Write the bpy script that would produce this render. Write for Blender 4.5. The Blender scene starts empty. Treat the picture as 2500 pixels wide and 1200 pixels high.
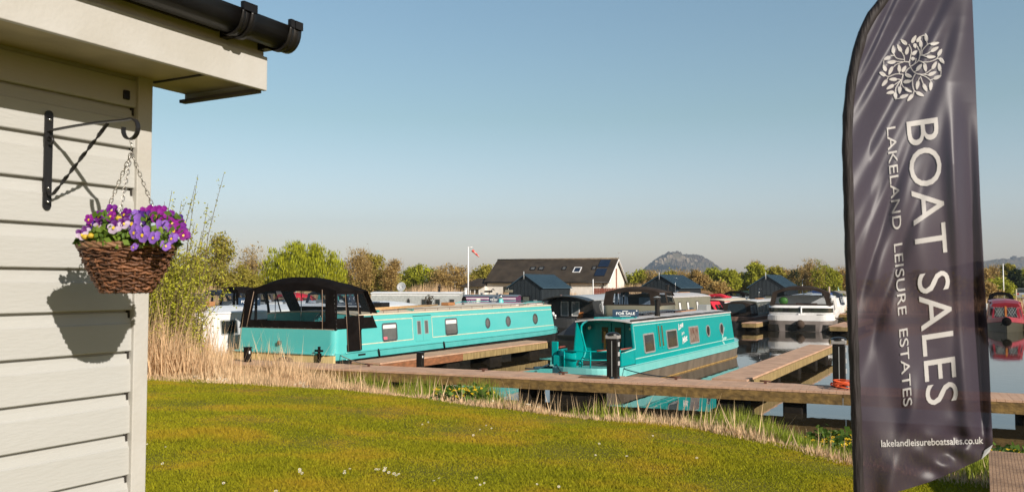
import bpy, bmesh, math, random
import numpy as np
from mathutils import Vector, Matrix
R = math.radians
sc = bpy.context.scene
col = sc.collection
random.seed(7)
# ------------------------------------------------------------------ camera, sky, sun
F = 2100.0; CX, CY = 1250.0, 600.0; HZ = 695.0; EYE = 2.7
PITCH = math.atan((HZ - CY) / F)
cam = bpy.data.cameras.new('camera'); camo = bpy.data.objects.new('camera', cam); col.objects.link(camo)
camo.location = (0, 0, EYE); camo.rotation_euler = (R(90) + PITCH, 0, 0)
cam.sensor_width = 36; cam.lens = 36 * F / 2500; cam.clip_end = 12000; cam.clip_start = .05
cam.dof.use_dof = True; cam.dof.focus_distance = 30; cam.dof.aperture_fstop = 11
sc.camera = camo
SUN_EL = R(24.9); SUN_AZ = math.atan2(.555, -.717)
w = bpy.data.worlds.new('World'); sc.world = w; w.use_nodes = True
nt = w.node_tree; nt.nodes.clear()
sky = nt.nodes.new('ShaderNodeTexSky'); sky.sky_type = 'NISHITA'; sky.sun_disc = False
sky.sun_elevation = SUN_EL; sky.sun_rotation = SUN_AZ; sky.altitude = 50; sky.air_density = 1.0; sky.dust_density = 1.2; sky.ozone_density = 1.2
bg = nt.nodes.new('ShaderNodeBackground'); bg.inputs[1].default_value = .126
wo = nt.nodes.new('ShaderNodeOutputWorld')
tint = nt.nodes.new('ShaderNodeMix'); tint.data_type = 'RGBA'; tint.blend_type = 'MULTIPLY'; tint.inputs[0].default_value = 1
tint.inputs[7].default_value = (1.02, 1.0, .90, 1)
tcw = nt.nodes.new('ShaderNodeTexCoord'); sx = nt.nodes.new('ShaderNodeSeparateXYZ'); nt.links.new(tcw.outputs['Generated'], sx.inputs[0])
rz_ = nt.nodes.new('ShaderNodeValToRGB'); nt.links.new(sx.outputs[2], rz_.inputs[0]); els = rz_.color_ramp.elements
els[0].position = 0; els[0].color = (1.16, 1.02, 1.10, 1); els[1].position = .36; els[1].color = (.86, .95, .88, 1); e_ = els.new(.19); e_.color = (.88, .92, .80, 1); e_ = els.new(.06); e_.color = (1.16, 1.03, 1.06, 1)
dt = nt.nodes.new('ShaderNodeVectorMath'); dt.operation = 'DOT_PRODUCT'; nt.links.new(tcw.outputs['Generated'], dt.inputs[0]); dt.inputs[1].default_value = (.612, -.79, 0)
mr_ = nt.nodes.new('ShaderNodeMapRange'); mr_.inputs[1].default_value = -.3; mr_.inputs[2].default_value = .6; mr_.inputs[3].default_value = 1; mr_.inputs[4].default_value = .32; nt.links.new(dt.outputs['Value'], mr_.inputs[0])  # added dimming of the sunward sky, lowers the fill light in shadows
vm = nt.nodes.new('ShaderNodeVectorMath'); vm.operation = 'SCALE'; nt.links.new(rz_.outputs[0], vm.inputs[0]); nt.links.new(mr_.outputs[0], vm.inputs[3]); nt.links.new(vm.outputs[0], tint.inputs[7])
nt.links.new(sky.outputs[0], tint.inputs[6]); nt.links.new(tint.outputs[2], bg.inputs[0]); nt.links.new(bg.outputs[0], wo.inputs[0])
sun = bpy.data.lights.new('sun', 'SUN'); sun.energy = 4.6; sun.angle = R(.5); sun.color = (.98, .90, .81)
suno = bpy.data.objects.new('sun', sun); col.objects.link(suno)
suno.rotation_euler = Vector((.555 * math.cos(0) , -.717, math.tan(SUN_EL) * .9067)).to_track_quat('Z', 'Y').to_euler()
sc.view_settings.view_transform = 'Standard'; sc.view_settings.look = 'None'; sc.view_settings.exposure = 0.30; sc.view_settings.gamma = 1
sc.render.engine = 'CYCLES'; sc.cycles.use_denoising = True; sc.cycles.max_bounces = 8; sc.cycles.transparent_max_bounces = 12
sc.cycles.caustics_reflective = False; sc.cycles.caustics_refractive = False
# ------------------------------------------------------------------ pixel -> world
cp, sp = math.cos(PITCH), math.sin(PITCH)
def ray(px, py):
    x = (px - CX) / F; u = (CY - py) / F
    return Vector((x, cp - u * sp, sp + u * cp))
def PY(px, py, Y):
    d = ray(px, py); k = Y / d.y
    return Vector((d.x * k, Y, EYE + d.z * k))
def PZ(px, py, z):
    d = ray(px, py); k = (z - EYE) / d.z
    return Vector((d.x * k, d.y * k, z))
def PX(px, Y): return PY(px, HZ, Y).x
# ------------------------------------------------------------------ materials
MATS = {}
def mat(name, c=(), rough=.6, metal=0, c2=None, scale=8, amt=.5, bump=0, bscale=40, spec=.5, coat=0, stretch=None, island=0, trans=0, detail=4):
    if name in MATS: return MATS[name]
    m = bpy.data.materials.new(name); m.use_nodes = True; MATS[name] = m
    n = m.node_tree.nodes; l = m.node_tree.links; p = n['Principled BSDF']
    p.inputs['Base Color'].default_value = (*c, 1); p.inputs['Roughness'].default_value = rough
    p.inputs['Metallic'].default_value = metal; p.inputs['Specular IOR Level'].default_value = spec
    p.inputs['Coat Weight'].default_value = coat; p.inputs['Coat Roughness'].default_value = .08
    tc = n.new('ShaderNodeTexCoord'); mp = n.new('ShaderNodeMapping'); l.new(tc.outputs['Object'], mp.inputs[0])
    if stretch: mp.inputs['Scale'].default_value = stretch
    src = None
    if c2 is None: c2 = tuple(v * .8 for v in c)
    nz = n.new('ShaderNodeTexNoise'); nz.inputs['Scale'].default_value = scale; nz.inputs['Detail'].default_value = detail; l.new(mp.outputs[0], nz.inputs[0])
    rp = n.new('ShaderNodeValToRGB'); rp.color_ramp.elements[0].position = .5 - .28 * amt; rp.color_ramp.elements[1].position = .5 + .28 * amt
    rp.color_ramp.elements[0].color = (*c, 1); rp.color_ramp.elements[1].color = (*c2, 1)
    l.new(nz.outputs[0], rp.inputs[0]); src = rp.outputs[0]
    if island:
        g = n.new('ShaderNodeNewGeometry'); mr = n.new('ShaderNodeMapRange'); mr.inputs[3].default_value = 1 - island; mr.inputs[4].default_value = 1 + island
        l.new(g.outputs['Random Per Island'], mr.inputs[0])
        mx = n.new('ShaderNodeMix'); mx.data_type = 'RGBA'; mx.blend_type = 'MULTIPLY'; mx.inputs[0].default_value = 1
        cmb = n.new('ShaderNodeCombineColor')
        for k in range(3): l.new(mr.outputs[0], cmb.inputs[k])
        l.new(src, mx.inputs[6]); l.new(cmb.outputs[0], mx.inputs[7]); src = mx.outputs[2]
    l.new(src, p.inputs['Base Color'])
    if bump:
        b = n.new('ShaderNodeTexNoise'); b.inputs['Scale'].default_value = bscale; l.new(mp.outputs[0], b.inputs[0])
        bp = n.new('ShaderNodeBump'); bp.inputs['Strength'].default_value = bump; bp.inputs['Distance'].default_value = .02
        l.new(b.outputs[0], bp.inputs['Height']); l.new(bp.outputs[0], p.inputs['Normal'])
    if trans:
        t = n.new('ShaderNodeBsdfTranslucent'); l.new(src, t.inputs[0]); ms = n.new('ShaderNodeMixShader'); ms.inputs[0].default_value = trans
        l.new(p.outputs[0], ms.inputs[1]); l.new(t.outputs[0], ms.inputs[2]); l.new(ms.outputs[0], n['Material Output'].inputs[0])
    return m
def clearmat(name, tintc=(.8, .85, .85), opac=.3, rough=.05):
    if name in MATS: return MATS[name]
    m = bpy.data.materials.new(name); m.use_nodes = True; MATS[name] = m
    n = m.node_tree.nodes; l = m.node_tree.links; p = n['Principled BSDF']
    nz = n.new('ShaderNodeTexNoise'); nz.inputs['Scale'].default_value = 3; bp = n.new('ShaderNodeBump'); bp.inputs['Strength'].default_value = .25; bp.inputs['Distance'].default_value = .02
    l.new(nz.outputs[0], bp.inputs['Height']); l.new(bp.outputs[0], p.inputs['Normal'])
    p.inputs['Base Color'].default_value = (.05, .07, .08, 1); p.inputs['Roughness'].default_value = rough
    t = n.new('ShaderNodeBsdfTransparent'); t.inputs[0].default_value = (*tintc, 1)
    ms = n.new('ShaderNodeMixShader'); ms.inputs[0].default_value = opac
    l.new(t.outputs[0], ms.inputs[1]); l.new(p.outputs[0], ms.inputs[2]); l.new(ms.outputs[0], n['Material Output'].inputs[0])
    return m
cream_pl = mat('cream_cladding', (.465, .465, .445), .65, c2=(.425, .42, .39), scale=1.6, amt=1.2, stretch=(.5, 1, 2.5), bump=.10, bscale=45, detail=8)
cream_tr = mat('cream_trim', (.49, .475, .44), .65, c2=(.45, .43, .385), scale=5, bump=.08, bscale=60)
blackpl = mat('black_plastic', (.008, .007, .007), .35, c2=(.016, .014, .012), scale=5, spec=.3)
blackir = mat('black_iron', (.012, .011, .011), .45, bump=.1, bscale=80)
blackfab = mat('black_fabric', (.0065, .005, .0045), .95, c2=(.011, .0085, .0075), scale=3, bump=.3, bscale=7, spec=.05)
brownfab = mat('brown_fabric', (.030, .021, .016), .85, c2=(.042, .031, .024), scale=2, bump=.15, bscale=9, spec=.15)
redfab = mat('red_fabric', (.70, .02, .045), .75, scale=3, bump=.1)
teal = mat('teal_paint', (.0, .295, .285), .28, c2=(.0, .325, .31), scale=1.5, amt=.8, stretch=(.6, 1, 2), spec=.12, coat=.0, bump=.04, bscale=1.5)
tealdk = mat('teal_paint_deep', (.0, .27, .26), .3, c2=(.0, .30, .285), scale=1.2, spec=.25, coat=.1)
aqua = mat('aqua_paint', (.085, .49, .475), .3, c2=(.12, .52, .495), scale=1.2, amt=.9, stretch=(.5, 1, 2), spec=.3, coat=.15, bump=.05, bscale=1.5)
aqua2 = mat('aqua_band_paint', (.10, .46, .445), .3, c2=(.08, .42, .40), scale=2, coat=.4)
creamline = mat('cream_paint', (.72, .70, .52), .4)
creamband = mat('cream_band_paint', (.72, .56, .26), .4, c2=(.66, .5, .22), scale=3)
creamroof = mat('cream_roof', (.80, .68, .50), .6, c2=(.72, .61, .44), scale=2)
greyroof = mat('grey_roof', (.66, .62, .60), .5, c2=(.55, .52, .5), scale=3)
whitep = mat('white_paint', (.85, .83, .81), .35, c2=(.76, .74, .71), scale=1.5)
whiteb = mat('bright_white', (.92, .91, .90), .4, c2=(.84, .83, .81), scale=3)
greyp = mat('grey_paint', (.33, .34, .33), .4, c2=(.3, .31, .3), scale=2)
lgrey = mat('pale_grey_paint', (.45, .47, .47), .4, c2=(.5, .5, .5), scale=2)
olive = mat('sage_paint', (.20, .19, .13), .4, c2=(.23, .21, .15), scale=2)
purple = mat('purple_paint', (.20, .04, .15), .3)
blackhull = mat('black_hull', (.015, .014, .013), .4, c2=(.03, .027, .022), scale=3)
rusthull = mat('weathered_hull', (.21, .165, .12), .5, c2=(.13, .10, .07), scale=2.5, amt=.7, stretch=(1, 1, .3))
chrome = mat('chrome', (.55, .55, .55), .2, 1)
winframe = mat('window_frame', (.45, .42, .40), .35, .3)
glassdk = mat('dark_glass', (.02, .022, .02), .05, c2=(.035, .04, .03), scale=3, spec=.8)
glassgr = mat('grey_glass', (.10, .10, .095), .06, c2=(.14, .14, .13), scale=2, spec=.8)
clear = clearmat('clear_vinyl', (.84, .87, .9), .09)
navy = mat('navy_board', (.02, .05, .10), .5)
wood = mat('warm_wood', (.42, .20, .08), .5, c2=(.32, .14, .05), scale=6, stretch=(1, 8, 8))
redwood = mat('red_rail_wood', (.36, .08, .05), .4)
deckm = mat('jetty_deck', (.62, .385, .25), .85, c2=(.48, .29, .19), scale=2.5, stretch=(1, 1, 1), bump=.25, bscale=40)
fasc = mat('jetty_fascia', (.31, .19, .055), .85, c2=(.06, .034, .010), scale=7, amt=1.0, stretch=(1, 1, 1.6), bump=.5, bscale=18)
fasc2 = mat('weathered_fascia', (.46, .33, .14), .85, c2=(.15, .10, .035), scale=3.5, amt=1.1, stretch=(3, 1, .6), bump=.4, bscale=18)
fasc3 = mat('new_timber_fascia', (.33, .13, .055), .8, c2=(.2, .085, .035), scale=5, stretch=(1, 1, 3), bump=.3, bscale=20)
floatm = mat('float_block', (.012, .010, .008), .9, c2=(.02, .016, .012), spec=.15)
steelgrey = mat('grey_steel', (.42, .40, .38), .45, .2)
slate = mat('slate_roof', (.034, .027, .021), .95, c2=(.075, .058, .042), scale=1.1, amt=.9, bump=.4, bscale=20, detail=8, spec=.2)
whitewall = mat('whitewash', (.82, .78, .72), .8, c2=(.72, .68, .61), scale=2, bump=.3, bscale=25)
brick = mat('red_brick', (.36, .13, .07), .85, c2=(.24, .085, .05), scale=14, stretch=(1, 1, 3))
redfence = mat('red_fence', (.26, .07, .035), .8, c2=(.15, .045, .03), scale=6, stretch=(6, 1, 1))
darkclad = mat('dark_cladding', (.020, .026, .030), .5, c2=(.026, .033, .038), scale=2)
shedroof = mat('blue_grey_sheet', (.045, .085, .12), .4, .1, c2=(.055, .10, .135), scale=1)
solar = mat('solar_panel', (.01, .018, .04), .12, spec=.8)
bark = mat('bark', (.10, .075, .05), .9, c2=(.06, .045, .03), bump=.3)
barkpale = mat('pale_bark', (.36, .29, .21), .9, c2=(.2, .15, .1))
# ------------------------------------------------------------------ mesh building
def newobj(name, me, parent=None, m=None):
    o = bpy.data.objects.new(name, me); col.objects.link(o)
    if parent is not None: o.parent = parent
    if m is not None:
        for k in (m if isinstance(m, (list, tuple)) else [m]): me.materials.append(k)
    return o
class MB:
    def __init__(s): s.v = []; s.f = []; s.mi = []; s.M = Matrix(); s.k = 0; s.sm = []; s.smooth = False
    def add(s, vs, fs):
        b = len(s.v); s.v += [tuple(s.M @ Vector(v)) for v in vs]
        for f in fs: s.f.append(tuple(b + i for i in f)); s.mi.append(s.k); s.sm.append(s.smooth)
        return s
    def box(s, c, d, rot=None):
        x, y, z = d[0] / 2, d[1] / 2, d[2] / 2
        vs = [Vector((a * x, b * y, e * z)) for a in (-1, 1) for b in (-1, 1) for e in (-1, 1)]
        if rot is not None: vs = [rot @ v for v in vs]
        return s.add([v + Vector(c) for v in vs], [(0, 1, 3, 2), (4, 6, 7, 5), (0, 4, 5, 1), (2, 3, 7, 6), (0, 2, 6, 4), (1, 5, 7, 3)])
    def b2(s, a, b):
        return s.box([(a[i] + b[i]) / 2 for i in range(3)], [abs(b[i] - a[i]) for i in range(3)])
    def quad(s, *p): return s.add(p, [tuple(range(len(p)))])
    def tube(s, pts, r, n=8, closed=False, caps=True):
        pts = [Vector(p) for p in pts]; N = len(pts); rs = r if isinstance(r, (list, tuple)) else [r] * N
        vs = []; up = None
        for i, p in enumerate(pts):
            if closed: t = pts[(i + 1) % N] - pts[i - 1]
            else: t = pts[min(i + 1, N - 1)] - pts[max(i - 1, 0)]
            if t.length < 1e-9: t = Vector((0, 0, 1))
            t.normalize()
            if up is None: up = t.orthogonal().normalized()
            up = (up - t * up.dot(t))
            if up.length < 1e-6: up = t.orthogonal()
            up.normalize(); sd = t.cross(up)
            for k in range(n):
                a = 2 * math.pi * k / n; vs.append(p + (up * math.cos(a) + sd * math.sin(a)) * rs[i])
        fs = []
        for i in range(N if closed else N - 1):
            for k in range(n):
                a = i * n + k; b = i * n + (k + 1) % n; j = (i + 1) % N
                fs.append((a, b, j * n + (k + 1) % n, j * n + k))
        if caps and not closed: fs += [tuple(reversed(range(n))), tuple((N - 1) * n + k for k in range(n))]
        o = s.smooth; s.smooth = True; s.add(vs, fs); s.smooth = o; return s
    def lathe(s, prof, n=20, c=(0, 0, 0), caps=True):
        vs = [(c[0] + r * math.cos(2 * math.pi * k / n), c[1] + r * math.sin(2 * math.pi * k / n), c[2] + z) for r, z in prof for k in range(n)]
        fs = [(i * n + k, i * n + (k + 1) % n, (i + 1) * n + (k + 1) % n, (i + 1) * n + k) for i in range(len(prof) - 1) for k in range(n)]
        if caps: fs += [tuple(reversed(range(n))), tuple((len(prof) - 1) * n + k for k in range(n))]
        return s.add(vs, fs)
    def loft(s, secs, cap=True, closed=False):
        n = len(secs[0]); vs = [p for q in secs for p in q]
        fs = [(i * n + k, i * n + (k + 1) % n, (i + 1) * n + (k + 1) % n, (i + 1) * n + k) for i in range(len(secs) - 1) for k in range(n if closed else n - 1)]
        if cap: fs += [tuple(reversed(range(n))), tuple((len(secs) - 1) * n + k for k in range(n))]
        return s.add(vs, fs)
    def prism(s, poly, d):
        n = len(poly); d = Vector(d); vs = [Vector(p) for p in poly] + [Vector(p) + d for p in poly]
        return s.add(vs, [tuple(reversed(range(n))), tuple(range(n, 2 * n))] + [(k, (k + 1) % n, n + (k + 1) % n, n + k) for k in range(n)])
    def ring(s, outer, inner, h, h0=0):
        """outer/inner: lists of 2D (u,v); extruded along local n (z) h0..h through s.M"""
        n = len(outer); vs = [(u, v, h) for u, v in outer] + [(u, v, h) for u, v in inner] + [(u, v, h0) for u, v in outer] + [(u, v, h0) for u, v in inner]
        fs = []
        for k in range(n):
            j = (k + 1) % n
            fs += [(k, j, n + j, n + k), (2 * n + k, 2 * n + j, j, k), (n + k, n + j, 3 * n + j, 3 * n + k)]
        return s.add(vs, fs)
    def sphere(s, c, r, nu=12, nv=8, sc_=(1, 1, 1)):
        vs = []; fs = []
        for i in range(nv + 1):
            t = math.pi * i / nv
            for k in range(nu):
                a = 2 * math.pi * k / nu
                vs.append((c[0] + sc_[0] * r * math.sin(t) * math.cos(a), c[1] + sc_[1] * r * math.sin(t) * math.sin(a), c[2] + sc_[2] * r * math.cos(t)))
        for i in range(nv):
            for k in range(nu):
                fs.append((i * nu + k, (i + 1) * nu + k, (i + 1) * nu + (k + 1) % nu, i * nu + (k + 1) % nu))
        o = s.smooth; s.smooth = True; s.add(vs, fs); s.smooth = o; return s
    def build(s, name, m, parent=None, bevel=0, recalc=True):
        me = bpy.data.meshes.new(name); me.from_pydata(s.v, [], s.f)
        me.polygons.foreach_set('material_index', s.mi); me.polygons.foreach_set('use_smooth', s.sm)
        me.validate(); 
        if recalc:
            b = bmesh.new(); b.from_mesh(me); bmesh.ops.recalc_face_normals(b, faces=b.faces); b.to_mesh(me); b.free()
        me.update()
        o = newobj(name, me, parent, m)
        if bevel:
            md = o.modifiers.new('bevel', 'BEVEL'); md.width = bevel; md.segments = 2; md.limit_method = 'ANGLE'
        return o
def empty(name, loc=(0, 0, 0), rz=0, label=None, cat=None, group=None):
    o = bpy.data.objects.new(name, None); col.objects.link(o); o.location = loc; o.rotation_euler = (0, 0, rz); o.empty_display_size = .2
    tag(o, label, cat, group); return o
def tag(o, label=None, cat=None, group=None, kind=None):
    if label: o['label'] = label
    if cat: o['category'] = cat
    if group: o['group'] = group
    if kind: o['kind'] = kind
    return o
def copytree(o, parent=None):
    c = o.copy(); col.objects.link(c); c.parent = parent
    for ch in [x for x in col.objects if x.parent == o]: copytree(ch, c)
    return c
def rr(w, h, r, n=4):
    pts = []
    for cx, cy, a0 in ((w / 2 - r, h / 2 - r, 0), (-w / 2 + r, h / 2 - r, 90), (-w / 2 + r, -h / 2 + r, 180), (w / 2 - r, -h / 2 + r, 270)):
        for k in range(n + 1):
            a = R(a0 + 90 * k / n); pts.append((cx + r * math.cos(a), cy + r * math.sin(a)))
    return pts
def fast_mesh(name, verts, faces_n, m, parent=None, smooth=False):
    """verts (N,k,3) polygons with k own verts each"""
    v = np.asarray(verts, dtype=np.float32); n, k = v.shape[0], v.shape[1]
    me = bpy.data.meshes.new(name); me.vertices.add(n * k); me.vertices.foreach_set('co', v.reshape(-1))
    me.loops.add(n * k); me.loops.foreach_set('vertex_index', np.arange(n * k, dtype=np.int32))
    me.polygons.add(n); me.polygons.foreach_set('loop_start', np.arange(0, n * k, k, dtype=np.int32)); me.polygons.foreach_set('loop_total', np.full(n, k, dtype=np.int32))
    me.update(calc_edges=True)
    return newobj(name, me, parent, m)
_tc = {}
def text_geo(body, bold=0.0, sub=0):
    key = (body, bold, sub)
    if key in _tc: return _tc[key]
    cu = bpy.data.curves.new('t', 'FONT'); cu.body = body; cu.offset = bold; cu.resolution_u = 4; cu.fill_mode = 'FRONT'
    o = bpy.data.objects.new('t', cu); col.objects.link(o); bpy.context.view_layer.update()
    me = bpy.data.meshes.new_from_object(o.evaluated_get(bpy.context.evaluated_depsgraph_get()))
    bpy.data.objects.remove(o); bpy.data.curves.remove(cu)
    if sub:
        b = bmesh.new(); b.from_mesh(me); bmesh.ops.triangulate(b, faces=b.faces)
        for _ in range(6):
            le = [e for e in b.edges if e.calc_length() > sub]
            if not le: break
            bmesh.ops.subdivide_edges(b, edges=le, cuts=1); bmesh.ops.triangulate(b, faces=b.faces)
        b.to_mesh(me); b.free()
    vs = [(v.co.x, v.co.y) for v in me.vertices]; fs = [tuple(p.vertices) for p in me.polygons]
    bpy.data.meshes.remove(me)
    x0 = min(v[0] for v in vs); x1 = max(v[0] for v in vs); y0 = min(v[1] for v in vs); y1 = max(v[1] for v in vs)
    _tc[key] = (vs, fs, (x0, x1, y0, y1)); return _tc[key]
def text_on(mb, body, x0, x1, y0, y1, n=0, bold=.012):
    """write text filling the box on local plane (x, y) at height n through mb.M"""
    vs, fs, (a, b, c, d) = text_geo(body, bold)
    mb.add([(x0 + (x1 - x0) * (x - a) / (b - a), y0 + (y1 - y0) * (y - c) / (d - c), n) for x, y in vs], fs)
UX = Vector((1, 0, 0)); 
def frameM(o, u, v):
    u = Vector(u).normalized(); v = Vector(v); v = (v - u * v.dot(u)).normalized(); n = u.cross(v); o = Vector(o)
    return Matrix(((u.x, v.x, n.x, o.x), (u.y, v.y, n.y, o.y), (u.z, v.z, n.z, o.z), (0, 0, 0, 1)))
# ------------------------------------------------------------------ terrain
JU = Vector((.9174, -.3981, 0)); JV = Vector((.3981, .9174, 0))
LE = [(-60, 17), (-22, 16.0), (-16.4, 15.5), (-10.4, 15.2), (-8.2, 14.9), (-6.9, 14.3), (-5.7, 14.0), (-2.7, 13.4), (-1.2, 12.4), (-.4, 11.5), (.8, 10.9), (3.7, 11.0), (8, 11.4), (60, 12)]
def interp(tab, x):
    return np.interp(x, [t[0] for t in tab], [t[1] for t in tab])
def bL(a): return interp(LE, a)
WOFF = [(-60, 40), (-20, 30), (-16.5, 12), (-14.5, 5.0), (-12.5, 2.6), (-9, 1.7), (-5, 1.7), (-1, 2.5), (2, 3.0), (60, 3)]
def bankY(x): return interp([(-200, 72), (-20, 74), (0, 80), (14, 84), (24, 80), (29, 68), (120, 66), (400, 66)], x)
def hgt(x, y):
    x = np.asarray(x, float); y = np.asarray(y, float)
    a = x * JU.x + y * JU.y; b = x * JV.x + y * JV.y
    L = bL(a); W = L + interp(WOFF, a)
    lawn = .5 + np.clip((L - b) * .062, 0, .62)
    bank = .5 + (b - L) / np.maximum(W - L, .1) * -.52
    near = np.where(b < L, lawn, np.where(a < -14.5, np.maximum(bank, .5 - (b - L) * .03), bank))
    near = np.where((b > L), np.maximum(bank, -1.2), near)
    fb = bankY(x)
    far = np.clip((y - fb) * .35, -1.2, .55) + np.clip((y - fb - 20) * .006, 0, 1.0)
    z = np.maximum(np.maximum(near, -1.2), far)
    z = z + .02 * np.sin(x * 1.3) * np.cos(y * 1.1) * (z > .3)
    return z
def H(x, y): return float(hgt(x, y))
def axis(lo, hi, fine0, fine1, st):
    a = list(np.arange(fine0, fine1, st)); g = st; p = fine1
    while p < hi: a.append(p); g *= 1.18; p += g
    a.append(hi); g = st; p = fine0; lo_ = []
    while p > lo: p -= g; g *= 1.18; lo_.append(max(p, lo))
    return np.array(sorted(set(lo_)) + a)
xs = axis(-5500, 5500, -22, 22, .35); ys = axis(-40, 5200, 0, 30, .35)
ys = np.unique(np.concatenate([ys, np.arange(60, 100, 1.0)]))
X_, Y_ = np.meshgrid(xs, ys); Z_ = hgt(X_, Y_)
def grid_obj(name, X, Y, Z, m, parent=None, smooth=True):
    r, c = X.shape; v = np.stack([X, Y, Z], -1).reshape(-1, 3)
    i = np.arange(r * c).reshape(r, c); q = np.stack([i[:-1, :-1], i[:-1, 1:], i[1:, 1:], i[1:, :-1]], -1).reshape(-1, 4)
    me = bpy.data.meshes.new(name); me.vertices.add(len(v)); me.vertices.foreach_set('co', v.astype(np.float32).reshape(-1))
    me.loops.add(q.size); me.loops.foreach_set('vertex_index', q.astype(np.int32).reshape(-1))
    me.polygons.add(len(q)); me.polygons.foreach_set('loop_start', np.arange(0, q.size, 4, dtype=np.int32)); me.polygons.foreach_set('loop_total', np.full(len(q), 4, dtype=np.int32))
    me.polygons.foreach_set('use_smooth', np.full(len(q), smooth)); me.update(calc_edges=True)
    return newobj(name, me, parent, m)
def lawn_mat(name, a, b, c, island=0):
    m = mat(name, a, .9, c2=b, scale=.9, amt=.9, island=island, spec=.2, trans=.25 if island else 0)
    n = m.node_tree.nodes; l = m.node_tree.links; p = n['Principled BSDF']
    geo = n.new('ShaderNodeNewGeometry'); nz = n.new('ShaderNodeTexNoise'); nz.inputs['Scale'].default_value = .9; nz.inputs['Detail'].default_value = 8
    l.new(geo.outputs['Position'], nz.inputs[0]); rp = n.new('ShaderNodeValToRGB'); rp.color_ramp.elements[0].position = .48; rp.color_ramp.elements[1].position = .66
    l.new(nz.outputs[0], rp.inputs[0]); src = p.inputs['Base Color'].links[0].from_socket
    mx = n.new('ShaderNodeMix'); mx.data_type = 'RGBA'; l.new(rp.outputs[0], mx.inputs[0]); l.new(src, mx.inputs[6]); mx.inputs[7].default_value = (*c, 1)
    l.new(mx.outputs[2], p.inputs['Base Color'])
    for t in n:
        if t.type == 'BSDF_TRANSLUCENT': l.new(mx.outputs[2], t.inputs[0])
    return m
lawnm = lawn_mat('turf', (.13, .12, .008), (.18, .15, .012), (.20, .13, .02))
ground = grid_obj('ground', X_, Y_, Z_, lawnm); tag(ground, kind='structure')
wm = mat('marina_water', (.030, .024, .014), .025, c2=(.036, .028, .016), scale=.3, spec=.6)
n = wm.node_tree.nodes; l = wm.node_tree.links
geo = n.new('ShaderNodeNewGeometry'); mp = n.new('ShaderNodeMapping'); mp.inputs['Scale'].default_value = (1, .55, 1); l.new(geo.outputs['Position'], mp.inputs[0])
nz = n.new('ShaderNodeTexNoise'); nz.inputs['Scale'].default_value = 2.6; nz.inputs['Detail'].default_value = 3; l.new(mp.outputs[0], nz.inputs[0])
nz2 = n.new('ShaderNodeTexNoise'); nz2.inputs['Scale'].default_value = .12; l.new(geo.outputs['Position'], nz2.inputs[0])
mu = n.new('ShaderNodeMath'); mu.operation = 'MULTIPLY'; l.new(nz.outputs[0], mu.inputs[0]); l.new(nz2.outputs[0], mu.inputs[1])
bp = n.new('ShaderNodeBump'); bp.inputs['Strength'].default_value = .22; bp.inputs['Distance'].default_value = .02; l.new(mu.outputs[0], bp.inputs['Height']); l.new(bp.outputs[0], n['Principled BSDF'].inputs['Normal'])
b = MB(); b.quad((-300, 3, 0), (300, 3, 0), (300, 100, 0), (-300, 100, 0)); water = b.build('water', wm); tag(water, kind='structure')
# ------------------------------------------------------------------ jetties
def jetty(name, loc, rz, L, wd, label, cat, fm, floats, group=None, fm2=None, seg=4.2, split=None):
    t = empty(name, loc, rz, label, cat, group)
    d = MB(); nb = int(L / .145)
    random.seed(int(L * 10))
    for k in range(nb):
        d.b2((k * .145, -.01, .455 + random.uniform(-.002, .002)), (k * .145 + .139, wd + .01, .5 + random.uniform(-.002, .002)))
    d.build('deck', deckm, t)
    for side, y in ((0, .0), (1, wd)):
        x = 0; f = MB(); f2 = MB()
        while x < L - .05:
            e = min(x + seg, L); tgt = f2 if (fm2 and split[0] <= x < split[1]) else f
            tgt.b2((x + .006, y - .035, .235), (e - .006, y + .035, .447)); x = e
        f.build('fascia_beam', fm, t)
        if f2.f: f2.build('fascia_beam', fm2, t)
    for ex in (L - .02, -.04): e = MB(); e.b2((ex, .04, .235), (ex + .06, wd - .04, .447)); e.build('end_beam', fm, t)
    for fx, fl in floats:
        g = MB(); g.b2((fx, .08, -.25), (fx + fl, wd - .08, .23)); g.build('float', floatm, t, bevel=.03)
    return t
jr = math.atan2(JU.y, JU.x)
J0 = Vector((-8.6, 20.78 + .434 * 8.6, 0))
jetty('jetty', J0, jr, 31, 1.2, 'long brown timber jetty running across the marina in front of the turquoise boats', 'jetty', fasc,
      [(2.0, .6), (6.4, .6), (9.5, .3), (10.3, 1.1), (14.2, .6), (15.6, .4), (20.0, .7), (29.0, .7)])
FA = 28.6; fr = R(90 - FA); FU = Vector((math.sin(R(FA)), math.cos(R(FA)), 0)); FN = Vector((-math.cos(R(FA)), math.sin(R(FA)), 0))
def jetb(x): return 20.78 - .434 * x + 1.32
# finger 1 beside boat 1: right edge passes (-1.2,29.1)
p1 = Vector((-1.2, 29.1, 0)); s0 = -5.3
jetty('finger_pontoon', p1 + FU * s0 , fr, 10.9, 1.0, 'timber finger pontoon alongside the pale turquoise wide boat', 'pontoon', fasc2, [(1.0, .8), (3.6, .8), (6.4, .8), (9.4, .8)], 'finger pontoons', fasc3, 2.2, (.0, 3.8))
p2 = Vector((7.3, 23.5, 0)); s0 = -3.9
jetty('finger_pontoon', p2 + FU * s0, fr, 13.2, .8, 'empty timber finger pontoon right of the smaller deep turquoise boat', 'pontoon', fasc2, [(1.6, .25), (4.0, .3), (7.0, .4), (10.0, .4), (12.2, .5)], 'finger pontoons')
jetty('finger_pontoon', PY(1845, 790, 50).to_2d().to_3d(), fr, 12, .8, 'far finger pontoon ending beside the brown canopied narrowboat', 'pontoon', fasc2, [(.6, .7), (4, .7), (8, .7)], 'finger pontoons')
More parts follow.
